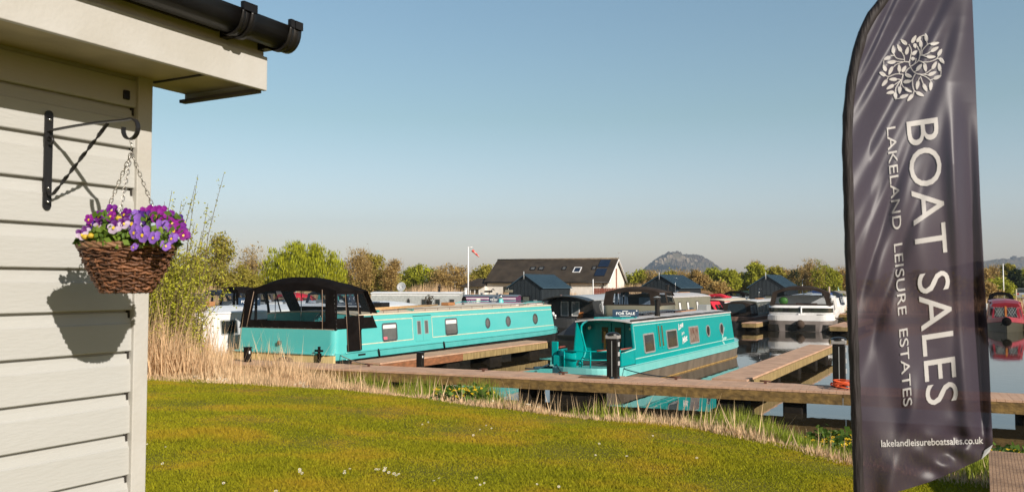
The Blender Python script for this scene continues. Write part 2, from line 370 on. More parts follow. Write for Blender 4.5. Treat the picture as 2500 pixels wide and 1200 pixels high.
jetty('finger_pontoon', Vector((PX(2068, 46), 46, 0)), fr, 12, .95, 'far finger pontoon ending beside the white wide boat', 'pontoon', fasc2, [(.6, .7), (4, .7), (8, .7)], 'finger pontoons')
jetty('finger_pontoon', Vector((PX(2560, 50), 50, 0)), fr, 12, 1.2, 'pale pontoon right of the red boat at the right edge', 'pontoon', fasc2, [(.6, .7), (4, .7)], 'finger pontoons')
jetty('jetty', Vector((-12, 70, 0)), R(-6), 52, 1.6, 'far jetty in front of the dark cabins and the clubhouse', 'jetty', fasc, [(k * 6, 1.2) for k in range(9)])
# ------------------------------------------------------------------ boats
def side_frame(x, z, wb, z0, wt, z1):
    """matrix on starboard wall (tumblehome from (-wb,z0) to (-wt,z1))"""
    y = -(wb + (wt - wb) * (z - z0) / (z1 - z0))
    return frameM((x, y, z), (1, 0, 0), (0, wb - wt, z1 - z0))
class Boat:
    def __init__(s, name, loc, a, label, cat='narrowboat', group=None):
        s.t = empty(name, (loc[0], loc[1], 0), R(90 - a), label, cat, group)
        s.loc = Vector((loc[0], loc[1], 0)); s.u = Vector((math.sin(R(a)), math.cos(R(a)), 0)); s.l = Vector((-math.cos(R(a)), math.sin(R(a)), 0))
    def hull(s, x0, x1, hw, zb, zg, mh, mb, bow=2.2, stern=.6, lift=.25, deckmat=None, sq=.0):
        st = []
        n = 8
        for k in range(n + 1): st.append(x0 + stern * (1 - math.cos(math.pi / 2 * k / n)))
        st += list(np.linspace(x0 + stern + .3, x1 - bow - .2, 5))
        for k in range(11): st.append(x1 - bow + bow * math.sin(math.pi / 2 * k / 10))
        st = sorted(st)
        def wdt(x):
            if x < x0 + stern:
                q = (x0 + stern - x) / stern; return hw * (sq + (1 - sq) * math.sqrt(max(0, 1 - q * q)))
            if x > x1 - bow:
                q = (x - (x1 - bow)) / bow; return hw * max(.02, (1 - q ** 2.2))
            return hw
        def zs(x):
            return max(0, (x - (x1 - bow * 1.6)) / (bow * 1.6)) ** 2 * lift
        s.wdt = wdt; s.zs = zs; s.hw = hw
        lo = MB(); lo.smooth = True
        secs = []
        for x in st:
            w = wdt(x); dz = zs(x)
            secs.append([(x, -w * .98, zb + dz), (x, -w * .93, .05), (x, -w * .85, -.5), (x, w * .85, -.5), (x, w * .93, .05), (x, w * .98, zb + dz)])
        lo.loft(secs, cap=True); lo.build('hull', mh, s.t)
        g = MB(); secs = []
        for x in st:
            w = wdt(x); dz = zs(x)
            secs.append([(x, -w * .985, zb + dz - .01), (x, -w - .012, zb + dz + .02), (x, -w * .995 - .005, zg + dz - .03), (x, -w * .97, zg + dz), (x, w * .97, zg + dz), (x, w * .995 + .005, zg + dz - .03), (x, w + .012, zb + dz + .02), (x, w * .985, zb + dz - .01)])
        g.loft(secs, cap=True); g.build('gunwale', mb, s.t)
        if deckmat:
            d = MB()
            d.loft([[(x, -wdt(x) * .9, zg + zs(x) + .006), (x, wdt(x) * .9, zg + zs(x) + .006)] for x in st if wdt(x) > .1 * hw], cap=False); d.build('deck', deckmat, s.t)
    def cabin(s, x0, x1, wb, z0, wt, z1, m, mr, camber=.09, over=.03, rake=0.0, ends=True, name='cabin', roof=True):
        s.c = (wb, z0, wt, z1)
        c = MB()
        lo = [(x0, -wb, z0), (x1, -wb, z0), (x1, wb, z0), (x0, wb, z0)]; up = [(x0, -wt, z1), (x1 - rake, -wt, z1), (x1 - rake, wt, z1), (x0, wt, z1)]
        c.add(lo + up, [(0, 1, 5, 4), (2, 3, 7, 6)]); 
        n = 8
        def arc(x, z, ww, cb): return [(x, -ww + 2 * ww * k / n, z + cb * (1 - (2 * k / n - 1) ** 2)) for k in range(n + 1)]
        if ends:
            for xx, xu in ((x0, x0), (x1, x1 - rake)):
                c.quad(*([(xx, -wb, z0)] + arc(xu, z1, wt, camber) + [(xx, wb, z0)]))
        o = c.build(name, m, s.t)
        if roof:
            r = MB(); A = arc(x0 - over, z1 + .045, wt + over, camber); B = arc(x1 - rake + over, z1 + .045, wt + over, camber)
            A2 = list(reversed(arc(x0 - over, z1 + .003, wt + over, camber))); B2 = list(reversed(arc(x1 - rake + over, z1 + .003, wt + over, camber)))
            s.roof = r.loft([A + A2, B + B2], closed=True).build('roof', mr, s.t)
        return o
    def win(s, x, z, w_, h_, fm=None, gm=None, r=.04, fw=.035, shape='rect', blind=None, name='window'):
        M = side_frame(x, z, *s.c); f = MB(); f.M = M
        if shape == 'rect': o, i = rr(w_, h_, r), rr(w_ - 2 * fw, h_ - 2 * fw, max(r - fw * .5, .01))
        else:
            o = [(w_ / 2 * math.cos(a), h_ / 2 * math.sin(a)) for a in np.linspace(0, 2 * math.pi, 25)[:-1]]
            i = [((w_ / 2 - fw) * math.cos(a), (h_ / 2 - fw) * math.sin(a)) for a in np.linspace(0, 2 * math.pi, 25)[:-1]]
        f.ring(o, i, .022); fo = f.build('porthole' if shape != 'rect' else name, fm or winframe, s.t)
        p = MB(); p.M = M; p.add([(u, v, .007) for u, v in i], [tuple(range(len(i)))]); p.build('pane', gm or glassdk, fo, recalc=False)
        if blind:
            b = MB(); b.M = M; hh = h_ * blind; b.quad((-w_ / 2 + fw + .01, h_ / 2 - fw - hh, .0105), (w_ / 2 - fw - .01, h_ / 2 - fw - hh, .0105), (w_ / 2 - fw - .01, h_ / 2 - fw - .01, .0105), (-w_ / 2 + fw + .01, h_ / 2 - fw - .01, .0105)); b.build('blind', whitep, fo, recalc=False)
        return fo
    def px(s, px, py, off=0):
        """(x, z) on the starboard cabin wall under photo pixel"""
        wb, z0, wt, z1 = s.c; wm_ = wb
        for _ in range(6):
            o = s.loc - s.l * wm_; d = ray(px, py)
            # o + u*x = k*d (horizontal)
            A = Matrix(((s.u.x, -d.x), (s.u.y, -d.y))); sol = A.inverted() @ Vector((-o.x, -o.y))
            z = EYE + sol[1] * d.z; wm_ = wb + (wt - wb) * (z - z0) / (z1 - z0)
        return sol[0], z
    def winpx(s, xa, xb, ya, yb, **k):
        xm, ym = (xa + xb) / 2, (ya + yb) / 2
        a, _ = s.px(xa, ym); b, _ = s.px(xb, ym); _, t = s.px(xm, ya); _, u = s.px(xm, yb)
        return s.win((a + b) / 2, (t + u) / 2, b - a, t - u, **k)
    def line(s, pts, w_, m, name='coach_line'):
        b = MB()
        for (xa, za), (xb, zb_) in zip(pts[:-1], pts[1:]):
            A = side_frame(xa, za, *s.c); L = math.hypot(xb - xa, zb_ - za); an = math.atan2(zb_ - za, xb - xa)
            b.M = A @ Matrix.Rotation(an, 4, 'Z'); b.quad((-w_ / 2, -w_ / 2, .0035), (L + w_ / 2, -w_ / 2, .0035), (L + w_ / 2, w_ / 2, .0035), (-w_ / 2, w_ / 2, .0028))
        return b.build(name, m, s.t, recalc=False)
    def canopy(s, x0, x1, wb, z0, we, ze, zp, m, slant=.5, rake=.1, win=(.80, .30, .86), sidewin=2, wm_=None, skirt=None, zf=None, zr=None, zl=.20):
        """fabric cover: rear panel at x0 with a big clear window, arched roof, side panels"""
        n = 12; wm_ = wm_ or clear
        zr = zr or zp
        def arc(x, h=None): return [(x, -we + 2 * we * k / n, ze + ((h or zp) - ze) * (1 - abs(2 * k / n - 1) ** 2.4)) for k in range(n + 1)]
        r = MB(); r.smooth = True
        r.loft([arc(x0 + rake, zr), arc(x0 + rake + (x1 - x0 - rake) * .3, zp), arc(x0 + rake + (x1 - x0 - rake) * .65, zp), arc(x1, zp - .10)], cap=False)
        fz = zf or ze
        r.smooth = False
        fo4 = arc(x1, zp - .10) + [(x1 + slant, we + .02, fz), (x1 + slant, -we - .02, fz)]; nn = len(fo4); cc = [sum(p[i] for p in fo4) / nn for i in range(3)]; cc[2] = (fz + zp) / 2 - .02
        fi4 = [tuple(cc[i] + (p[i] - cc[i]) * (.70 if i != 2 else .62) for i in range(3)) for p in fo4]
        def onpl(p): q = (zp - .1 - p[2]) / max(zp - .1 - fz, .1); return (x1 + slant * min(max(q, 0), 1), p[1], p[2])
        fi4 = [onpl(p) for p in fi4]; fo5 = [onpl(p) for p in fo4]
        ff = MB(); ff.add(fo5 + fi4, [(k, (k + 1) % nn, nn + (k + 1) % nn, nn + k) for k in range(nn)]); fpo = ff.build('canopy_front', m, s.t)
        fg = MB(); fg.quad(*fi4); fg.build('window', wm_, fpo, recalc=False)
        r.loft([arc(x1, zp - .10), fo5[:n + 1]], cap=False)
        ro = r.build('canopy_roof', m, s.t); md = ro.modifiers.new('solid', 'SOLIDIFY'); md.thickness = .02
        out = [(x0, -wb, z0)] + arc(x0 + rake, zr) + [(x0, wb, z0)]
        kz0, kz1 = z0 + (ze - z0) * win[1], z0 + (zr - z0) * win[2]
        def inn(p):
            y = p[1] * win[0]; 
            z = kz0 if p[2] <= z0 + 1e-6 else min(kz0 + (p[2] - z0) / (zr - z0) * (kz1 - kz0) * 1.06, kz1)
            q = (z - z0) / (ze - z0); return (x0 + rake * min(q, 1), y, z)
        ins = [inn(p) for p in out]; N = len(out)
        f = MB(); f.add(out + ins, [(k, (k + 1) % N, N + (k + 1) % N, N + k) for k in range(N)]); po = f.build('canopy_panel', m, s.t)
        md = po.modifiers.new('solid', 'SOLIDIFY'); md.thickness = .012
        g = MB(); g.quad(*ins); g.build('window', wm_, po, recalc=False)
        for sd in (-1, 1):
            def pt(x, z): q = (z - z0) / (ze - z0); return (x, sd * (wb + (we - wb) * q), z)
            zl_ = zl if sd < 0 else .2; xs_ = np.linspace(0, 1, sidewin + 1); f = MB(); g = MB()
            xa, xb = x0, x1 + slant * .8
            for k in range(sidewin):
                def cx(q, z):
                    hi = (z - z0) / (ze - z0); lo_x = x0 + rake * hi; hi_x = xb - (xb - x1) * hi; return lo_x + (hi_x - lo_x) * q
                o4 = [pt(cx(xs_[k], z0), z0), pt(cx(xs_[k + 1], z0), z0), pt(cx(xs_[k + 1], ze), ze), pt(cx(xs_[k], ze), ze)]
                a_, b_ = xs_[k] + .10 / sidewin, xs_[k + 1] - .10 / sidewin; zlo_, zh = z0 + (ze - z0) * zl_, z0 + (ze - z0) * .92
                i4 = [pt(cx(a_, zlo_), zlo_), pt(cx(b_, zlo_), zlo_), pt(cx(b_, zh), zh), pt(cx(a_, zh), zh)]
                f.add(o4 + i4, [(j, (j + 1) % 4, 4 + (j + 1) % 4, 4 + j) for j in range(4)]); g.quad(*i4)
            po = f.build('canopy_side', m, s.t); md = po.modifiers.new('solid', 'SOLIDIFY'); md.thickness = .012
            g.build('window', wm_, po, recalc=False)
    def box(s, name, a, b_, m, bevel=0):
        k = MB(); k.b2(a, b_); return k.build(name, m, s.t, bevel=bevel)
    def rail(s, name, pts, r, m, n=6):
        k = MB(); k.tube(pts, r, n); return k.build(name, m, s.t)
def sign(loc, rz, w_, h_, label, lines=True, tilt=R(-8)):
    t = empty('for_sale_sign', loc, rz, label, 'sign', 'for sale signs on the boat roofs')
    Rm = Matrix.Rotation(tilt, 3, 'X')
    b = MB(); b.box((0, 0, h_ / 2), (w_, .03, h_)); b.build('board', navy, t, bevel=.004)
    b = MB(); b.M = frameM((0, -.019, 0), (1, 0, 0), (0, 0, 1))
    text_on(b, 'FOR SALE', -.36 * w_, .36 * w_, .30 * h_, .66 * h_, bold=.02)
    b.build('lettering', whiteb, t, recalc=False)
    b = MB(); b.M = frameM((0, -.019, 0), (1, 0, 0), (0, 0, 1))
    b.quad((-.12 * w_, .76 * h_, 0), (.1 * w_, .76 * h_, 0), (.1 * w_, .84 * h_, 0), (-.12 * w_, .84 * h_, 0)); b.quad((-.22 * w_, .1 * h_, 0), (.2 * w_, .1 * h_, 0), (.2 * w_, .16 * h_, 0), (-.22 * w_, .16 * h_, 0)); b.quad((.40 * w_, .78 * h_, 0), (.45 * w_, .78 * h_, 0), (.45 * w_, .92 * h_, 0), (.40 * w_, .92 * h_, 0))
    b.build('small_print', whitep, t, recalc=False)
    b = MB(); b.box((-.3 * w_, .1, .02), (.03, .2, .03)); b.box((.3 * w_, .1, .02), (.03, .2, .03)); b.build('stand', blackpl, t)
    return t

# ---- boat 1: big pale turquoise wide boat
A1 = 26.6; L1 = Vector((-math.cos(R(A1)), math.sin(R(A1)), 0))
B1 = Boat('wide_beam_boat', Vector((-5.06, 25.0, 0)) + L1 * 1.95, A1, 'long pale turquoise wide boat with black stern canopy and cream stripe lines', 'canal boat')
B = B1
B.hull(-.12, 18.0, 1.95, .5, .72, blackhull, aqua2, bow=2.6, stern=.35, lift=.15, sq=.9)
k = MB()   # cream stern band
secs = [(-.125 - .0, -1.80), (-.16, -1.74), (-.18, -1.2), (-.18, 1.2), (-.16, 1.74), (-.125, 1.80)]
k.prism([(-.14, -1.93, .44), (-.17, -1.6, .44), (-.175, 1.6, .44), (-.14, 1.95, .44), (-.05, 1.95, .44), (-.05, -1.93, .44)], (0, 0, .215)); k.build('stern_band', creamband, B.t)
k = MB(); k.tube([(-.10, -1.95, .69), (-.17, -1.75, .69), (-.19, 0, .69), (-.17, 1.75, .69), (-.10, 1.96, .69)], .038, 8); k.build('rubbing_strake', aqua2, B.t)
# bulwark: transom + return
k = MB(); zt = 1.40
outl = [(.52, -1.88)] + [(.2 - .2 * math.sin(a), -1.68 - .2 * math.cos(a)) for a in np.linspace(0, math.pi / 2, 9)] + [(.2 - .2 * math.sin(a), 1.68 + .2 * math.cos(a)) for a in np.linspace(math.pi / 2, 0, 9)] + [(2.4, 1.88)]
low = [(x - .05 if x < .3 else x, y * 1.02, .66) for x, y in outl]; up = [(x, y, zt) for x, y in outl]
k.loft([low, up], cap=False)
o = k.build('bulwark', aqua, B.t); md = o.modifiers.new('s', 'SOLIDIFY'); md.thickness = .05
B.cabin(1.22, 15.75, 1.88, .72, 1.80, 1.76, aqua, creamroof, camber=.09, over=.02, rake=.25)
# the cabin's low entrance: canvas door
k = MB(); k.M = side_frame(0, .72, *B.c)
k.prism([(.50, .02, .01), (1.24, .02, .01), (1.26, .60, .01), (1.30, .66, .01), (1.42, .68, .01), (1.42, 1.06, .01), (.50, 1.06, .01)], (0, 0, .03)); k.build('canvas_door', blackfab, B.t)
k = MB(); k.M = side_frame(0, .72, *B.c)
for q in (.56, 1.16):
    k.tube([(q, .02, .045), (q, 1.7, .045)], .008, 5)
k.build('zip', mat('zip_brass', (.32, .22, .15), .5), B.t)
B.canopy(.04, 1.50, 1.86, 1.38, 1.74, 2.52, 2.94, blackfab, slant=.75, rake=.16, win=(.78, .22, .82), sidewin=3, zf=1.80, zr=2.76, zl=.30)
# studs and zips along canopy
k = MB()
for q in range(13): k.sphere((-.012 + .0, -1.5 + 3.0 * q / 12, 1.42), .014, 6, 4)
for q in range(9): k.sphere((.07 + .10 * q / 8, -1.87 + .18 * q / 8, 1.44 + .95 * q / 8), .014, 6, 4)
k.build('stud', chrome, B.t)
k = MB(); k.tube([(.03, -1.38, 1.40), (.18, -1.24, 2.56)], .012, 5); k.tube([(.03, 1.56, 1.40), (.18, 1.42, 2.5)], .012, 5); k.tube([(.0, -1.84, 1.40), (.0, 1.84, 1.40)], .009, 5)
k.build('piping', mat('zip_brass', ()), B.t)
# cockpit inside
B.box('cockpit_floor', (.1, -1.75, .73), (1.9, 1.8, .8), mat('floor_dark', (.05, .05, .045), .7))
B.box('bulkhead', (1.9, -1.7, .8), (1.96, 1.7, 1.72), tealdk)
B.box('seat', (.12, -1.6, .8), (.55, 1.6, 1.15), tealdk)
B.box('control_console', (1.3, -.75, .8), (1.85, -.1, 1.5), tealdk, .03)
k = MB(); c0 = Vector((1.12, -.42, 1.58))
k.tube([c0 + Vector((.04 * math.cos(a), .24 * math.sin(a), .24 * math.cos(a))) for a in np.linspace(0, 2 * math.pi, 25)[:-1]], .014, 6, closed=True)
for a in np.linspace(0, 2 * math.pi, 7)[:-1]: k.tube([c0, c0 + Vector((0, .24 * math.sin(a), .24 * math.cos(a)))], .008, 4)
k.tube([c0, c0 + Vector((.3, 0, 0))], .02, 6); k.build('steering_wheel', chrome, B.t)
B.rail('canopy_pole', [(.9, 1.2, .8), (.9, 1.2, 2.6)], .014, chrome); B.rail('canopy_pole', [(.95, .2, .8), (.95, .2, 2.8)], .014, chrome)
# side panels, lines, windows, doors
xa, z_ = B.px(935, 820); x_e, _ = B.px(1346, 790)
def P1(px, py): return B1.px(px, py)
pa = [P1(885, 842), P1(1012, 829)]; zlo, zhi = .90, 1.60
x12 = P1(1006, 780)[0]; x3 = P1(1054, 780)[0]; xE = 15.62
B.line([(x12, zlo), (1.28, zlo), (1.26, 1.36), (1.34, 1.44), (1.46, 1.47), (1.50, zhi), (x12, zhi), (x12, zlo)], .03, creamline)
B.line([(xE + .05, zlo), (x3, zlo), (x3, zhi), (xE - .12, zhi)], .03, creamline)
B.winpx(932, 969, 787, 832, fm=chrome, gm=glassgr, r=.09, fw=.05, blind=.22)
B.winpx(1086, 1116, 776, 817, fm=chrome, gm=glassgr, r=.09, fw=.05, blind=.24)
for q in (1190, 1240, 1306): B.winpx(q - 6, q + 6, (788 - (q - 1190) * .09) - 13, (788 - (q - 1190) * .09) + 13, fm=chrome, gm=glassgr, shape='round', fw=.06)
xa, xb = P1(1013, 800)[0], P1(1049, 800)[0]; xm = (xa + xb) / 2
for qa, qb in ((xa, xm), (xm, xb)):
    d = MB(); d.M = side_frame((qa + qb) / 2, 1.21, *B.c); wq = qb - qa - .02; d.box((0, 0, .008), (wq, .80, .016)); do = d.build('side_door', aqua, B.t)
    d = MB(); d.M = side_frame((qa + qb) / 2, 1.27, *B.c); d.ring(rr(wq * .56, .46, .01), rr(wq * .42, .42, .01), .022, .012); d.build('window_frame', greyp, do)
    d = MB(); d.M = side_frame((qa + qb) / 2, 1.27, *B.c); d.quad((-wq * .21, -.21, .018), (wq * .21, -.21, .018), (wq * .21, .21, .018), (-wq * .21, .21, .018)); d.build('pane', glassgr, do, recalc=False)
B.line([(xa - .1, 1.66), (xb + .1, 1.66)], .02, blackpl, 'door_hood')
# roof rail
k = MB(); yr = -1.74
xs_ = np.linspace(2.6, 14.9, 16)
k.tube([(2.5, yr, 1.90), (14.9, yr, 1.90), (15.45, yr + .1, 1.86)], .012, 6)
for q in xs_: k.tube([(q, yr, 1.79), (q, yr, 1.90)], .008, 4)
k.build('grab_rail', mat('rail_brown', (.16, .09, .06), .4), B.t)
k = MB()
for sd in (-1, 1):
    k.tube([(12.7, sd * 1.62, 1.88), (13.4, sd * 1.66, 1.95), (15.1, sd * 1.55, 1.95), (15.6, sd * 1.1, 1.95), (15.62, 0, 1.97)], .018, 6)
    for q in (13.2, 14.3, 15.1): k.tube([(q, sd * 1.63, 1.8), (q, sd * 1.63, 1.94)], .012, 4)
k.build('bow_rail', aqua2, B.t)
k = MB(); k.b2((12.6, -1.5, 1.80), (15.3, 1.5, 1.90)); k.build('fore_hatch', greyroof, B.t, bevel=.03)
for zz in (.51, .70): k = MB(); k.tube([(x, -B.wdt(x) - .012, zz + B.zs(x)) for x in np.linspace(.4, 17.6, 36)], .016, 6); k.build('rubbing_strake', aqua2, B.t)
# things on roof: poles, vents
def boat_pole(a, b_, label, cat='boat pole', m=None):
    k = MB(); k.tube([a, b_], .03, 7); o = k.build('boat_pole', m or mat('pole_wood', (.55, .33, .14), .5)); tag(o, label, cat, 'wooden poles on the pale turquoise roof'); return o
def Bw(B_, x, y, z): return B_.loc + B_.u * x + B_.l * y + Vector((0, 0, z))
boat_pole(Bw(B, 2.3, -1.35, 1.90), Bw(B, 6.6, -1.28, 1.98), 'nearer wooden pole lying on the roof edge of the pale turquoise boat')
boat_pole(Bw(B, 2.3, -1.1, 1.93), Bw(B, 6.2, -1.05, 1.97), 'farther wooden pole lying on the roof of the pale turquoise boat')
for q in (2.6, 4.6): k = MB(); k.b2((q, -1.5, 1.83), (q + .12, -.9, 1.9)); k.build('pole_rack', teal, B.t)
v = empty('flower_tub', Bw(B, 7.6, -.3, 1.92), 0, 'small dark plant tub on the pale turquoise boat roof', 'plant tub')
k = MB(); k.lathe([(.10, 0), (.13, .18)], 12); k.build('tub', blackpl, v)
random.seed(3); k = MB()
for q in range(60):
    c = Vector((random.gauss(0, .09), random.gauss(0, .09), .25 + random.gauss(0, .07))); d = Vector((random.gauss(0, 1), random.gauss(0, 1), random.gauss(0, 1))).normalized() * .05; e = d.orthogonal().normalized() * .03
    k.quad(c - d, c + e, c + d, c - e)
k.build('foliage', mat('dark_leaf', (.05, .04, .025), .7, island=.4), v, recalc=False)
sign(Bw(B, 12.0, -.75, 1.97), R(-12), .42, .24, 'for sale board near the bow on the roof of the pale turquoise boat')
k = MB(); k.sphere((0, 0, .26), .11, 12, 8); v = empty('roof_lamp', Bw(B, 12.9, -.6, 1.94), 0, 'round silver searchlight standing on the bow end of the pale turquoise roof', 'searchlight'); k.build('lamp_head', chrome, v); k = MB(); k.lathe([(.14, 0), (.09, .16)], 12); k.build('lamp_base', aqua, v)
# fender / knots / cleats on hull
k = MB(); M_ = Matrix.Identity(4)
k.b2((-.235, -1.55, .62), (-.17, -1.42, .72)); k.tube([(-.24, -1.62, .80), (-.25, -1.35, .80)], .035, 6); k.tube([(-.25, -1.5, .92), (-.24, -1.48, .5)], .045, 6); k.tube([(-.22, -1.5, .6), (-.30, -1.56, .42)], .04, 6); k.build('mooring_rope', blackfab, B.t)
k = MB(); k.sphere((-.26, -.25, .46), .17, 14, 8, (1, 1.7, .75)); k.build('stern_fender', mat('rope_fender', (.07, .045, .03), .9, bump=.6, bscale=60), B.t)
k = MB(); k.tube([(-.2, -.1, .62), (-.25, -.2, .5)], .015, 5); k.tube([(-.20, .95, .7), (-.22, .95, .80), (-.2, 1.15, .80), (-.2, 1.15, .7)], .012, 5); k.build('stern_ring', aqua2, B.t)
k = MB(); k.box((-.06, .15, .98), (.10, .10, .10)); k.build('stern_lamp', chrome, B.t)
for q in (2.0, 5.9, 15.9): k = MB(); k.tube([(q, -1.965, .72), (q, -2.0, .66), (q + .03, -2.0, .5)], .03, 6); k.build('fairlead', blackpl, B.t)
k = MB(); k.b2((1.0, -1.97, .585), (1.35, -1.955, .635)); k.build('vent_slot', blackpl, B.t)
k = MB(); k.M = side_frame(P1(940, 828)[0], P1(940, 826)[1], *B.c); k.quad((-.1, -.03, .0125), (.12, -.03, .0125), (.12, .06, .0125), (-.1, .06, .0125)); k.build('sticker', mat('pink_sticker', (.75, .2, .25), .5), B.t, recalc=False)

# ---- boat 2: deep turquoise narrowboat
A2 = 28.8; U2 = Vector((math.sin(R(A2)), math.cos(R(A2)), 0)); L2 = Vector((-math.cos(R(A2)), math.sin(R(A2)), 0))
B2 = Boat('narrowboat', Vector((3.29, 23.2, 0)) + L2 * .90, A2, 'deep turquoise narrowboat with white roof, open stern deck and Love in a Mist lettering', 'narrowboat'); B = B2
B.hull(-1.75, 12.6, 1.0, .35, .58, rusthull, mat('light_aqua_band', (.22, .60, .57), .3, c2=(.18, .56, .53), scale=2, coat=.4), bow=2.4, stern=.85, lift=.1, sq=.25)
B.c = (.93, .58, .82, 1.66)
B.cabin(.0, 10.4, .93, .58, .82, 1.66, teal, greyroof, camber=.07, over=.02, rake=.15, ends=False)
# end walls: front, and recessed rear bulkhead with wings
n_ = 8
def arcy(x, ww, z, cb): return [(x, -ww + 2 * ww * q / n_, z + cb * (1 - (2 * q / n_ - 1) ** 2)) for q in range(n_ + 1)]
k = MB(); k.quad(*([(10.4, -.93, .58)] + arcy(10.25, .82, 1.66, .07) + [(10.4, .93, .58)])); k.build('front_bulkhead', blackpl, B.t)
k = MB(); k.quad(*([(.62, -.92, .58)] + arcy(.62, .815, 1.655, .07) + [(.62, .92, .58)])); k.build('rear_bulkhead', tealdk, B.t)
for sd in (-1, 1):
    k = MB(); k.prism([(.0, sd * .92, .60), (.6, sd * .92, .60), (.6, sd * .815, 1.65), (.0, sd * .815, 1.65)], (0, -sd * .03, 0)); k.build('side_wing', tealdk, B.t)
    k = MB(); k.prism([(-1.0, sd * .92, .60), (.0, sd * .92, .60), (.0, sd * .885, 1.0), (-.95, sd * .90, .93)], (0, -sd * .03, 0))
    if sd < 0: k.build('side_wing', teal, B.t)
k = MB(); k.b2((.3, -.42, 1.66), (.66, .42, 1.80)); k.b2((.58, -.42, 1.71), (1.5, .42, 1.79)); k.build('hatch', teal, B.t, bevel=.02)
for y0, y1 in ((-.38, -.01), (.01, .38)):
    d = MB(); d.b2((.585, y0, .75), (.615, y1, 1.66)); do = d.build('door', tealdk, B.t, bevel=.01)
    d = MB(); d.b2((.575, y0 + .09, .95), (.588, y1 - .09, 1.52)); d.build('pane', glassdk, do)
k = MB(); k.b2((.55, .16, .85), (.572, .22, 1.4)); k.build('door_edge', mat('orange_strip', (.6, .22, .03), .5), B.t)
k = MB(); k.b2((-.98, -.80, .585), (.6, .80, .605)); k.build('stern_deck', mat('deck_dark', (.05, .045, .04), .8), B.t)
# stern dodger: curved wall
k = MB(); k.smooth = True
pts = [(-.55, .86), (-1.0, .86), (-1.35, .72), (-1.55, .42), (-1.6, .1)]
k.loft([[(x, y, .58) for x, y in pts], [(x, y, .98) for x, y in pts]], cap=False); o = k.build('stern_seat_back', teal, B.t); md = o.modifiers.new('s', 'SOLIDIFY'); md.thickness = .03
k = MB(); k.b2((-1.5, .55, .58), (-.5, .8, .86)); k.build('stern_locker', teal, B.t, bevel=.02)
k = MB(); k.b2((-1.28, .78, .6), (-1.2, .95, 1.20)); k.build('stern_post', teal, B.t, bevel=.01)
k = MB(); rl = [(-.05, -.86, 1.0), (-.9, -.84, 1.0), (-1.35, -.66, 1.0), (-1.58, -.3, 1.0), (-1.62, .1, 1.0), (-1.55, .45, 1.0)]
k.tube([(x, y, z - .22) for x, y, z in rl], .016, 6); k.tube(rl, .016, 6)
for q in (1, 3, 5): k.tube([(rl[q][0], rl[q][1], .58), rl[q]], .02, 6)
k.build('stern_rail', teal, B.t)
k = MB(); k.tube([(-.15, -.86, 1.02), (-.85, -.84, 1.02)], .024, 6); k.tube([(-.95, -.83, 1.02), (-1.3, -.68, 1.02), (-1.5, -.45, 1.02)], .024, 6); k.tube([(-.6, .88, 1.03), (-1.15, .88, 1.03)], .024, 6); k.build('wooden_rail_top', redwood, B.t)
k = MB(); k.tube([(-1.42, .05, .55), (-1.42, .05, .70), (-1.30, .0, .84), (-1.22, -.02, 1.0), (-1.30, 0.02, 1.28), (-1.36, .05, 1.50), (-1.25, .1, 1.62), (-.9, .2, 1.68), (-.3, .35, 1.72)], [.05, .045, .035, .03, .026, .026, .026, .026, .024], 8); k.sphere((-1.42, .05, .66), .07, 10, 6); k.build('tiller', teal, B.t)
for y in (.62, -.62):
    k = MB(); k.sphere((.50, y, 1.50), .075, 10, 6); ho = k.build('stern_lamp', chrome, B.t); k = MB(); k.sphere((.455, y, 1.49), .05, 8, 6); k.build('lens', mat('lens', (.8, .75, .5), .2), ho)
k = MB(); k.box((-.3, -.93, 1.0), (.01, .01, .01)); 
# roof edge rail black, roof panels etc
k = MB(); 
for sd in (-1, 1): k.tube([(-.02, sd * .81, 1.735), (10.2, sd * .81, 1.735)], .028, 6)
k.build('roof_rail', blackpl, B.t)
k = MB()
for q in (1.9, 3.0, 4.2, 5.4, 6.6, 7.8, 9.0): k.b2((q, -.78, 1.74), (q + .03, -.3, 1.765))
k.build('roof_seam', greyp, B.t)
for q, yy in ((2.5, .1), (3.9, .12), (5.6, .1)): k = MB(); k.b2((q, yy - .32, 1.83), (q + 1.15, yy + .38, 1.86)); k.b2((q + .1, yy, 1.76), (q + .14, yy + .04, 1.83)); k.b2((q + .9, yy, 1.76), (q + .94, yy + .04, 1.83)); k.build('solar_panel', solar, B.t)
ch = MB(); cx_ = B.px(1631, 780)[0] + .1
ch.lathe([(.085, 1.70), (.085, 1.86), (.075, 1.87), (.075, 2.20), (.095, 2.21), (.095, 2.24), (.06, 2.26)], 14, (cx_, -.45, 0)); co_ = ch.build('chimney', blackpl, B.t)
k = MB(); k.lathe([(.08, 1.72), (.088, 1.725), (.088, 1.75), (.08, 1.755)], 14, (cx_, -.45, .02)); k.build('chimney_band', mat('brass', (.6, .4, .12), .25, 1), co_); k = MB(); k.lathe([(.13, 2.32), (.02, 2.36)], 12, (cx_, -.45, 0)); k.tube([(cx_, -.45, 2.25), (cx_, -.45, 2.33)], .01, 4); k.build('chimney_cap', greyp, co_)
sign(Bw(B, 1.15, -.20, 1.79), R(-4), .74, .21, 'for sale board at the stern end of the deep turquoise narrowboat roof')
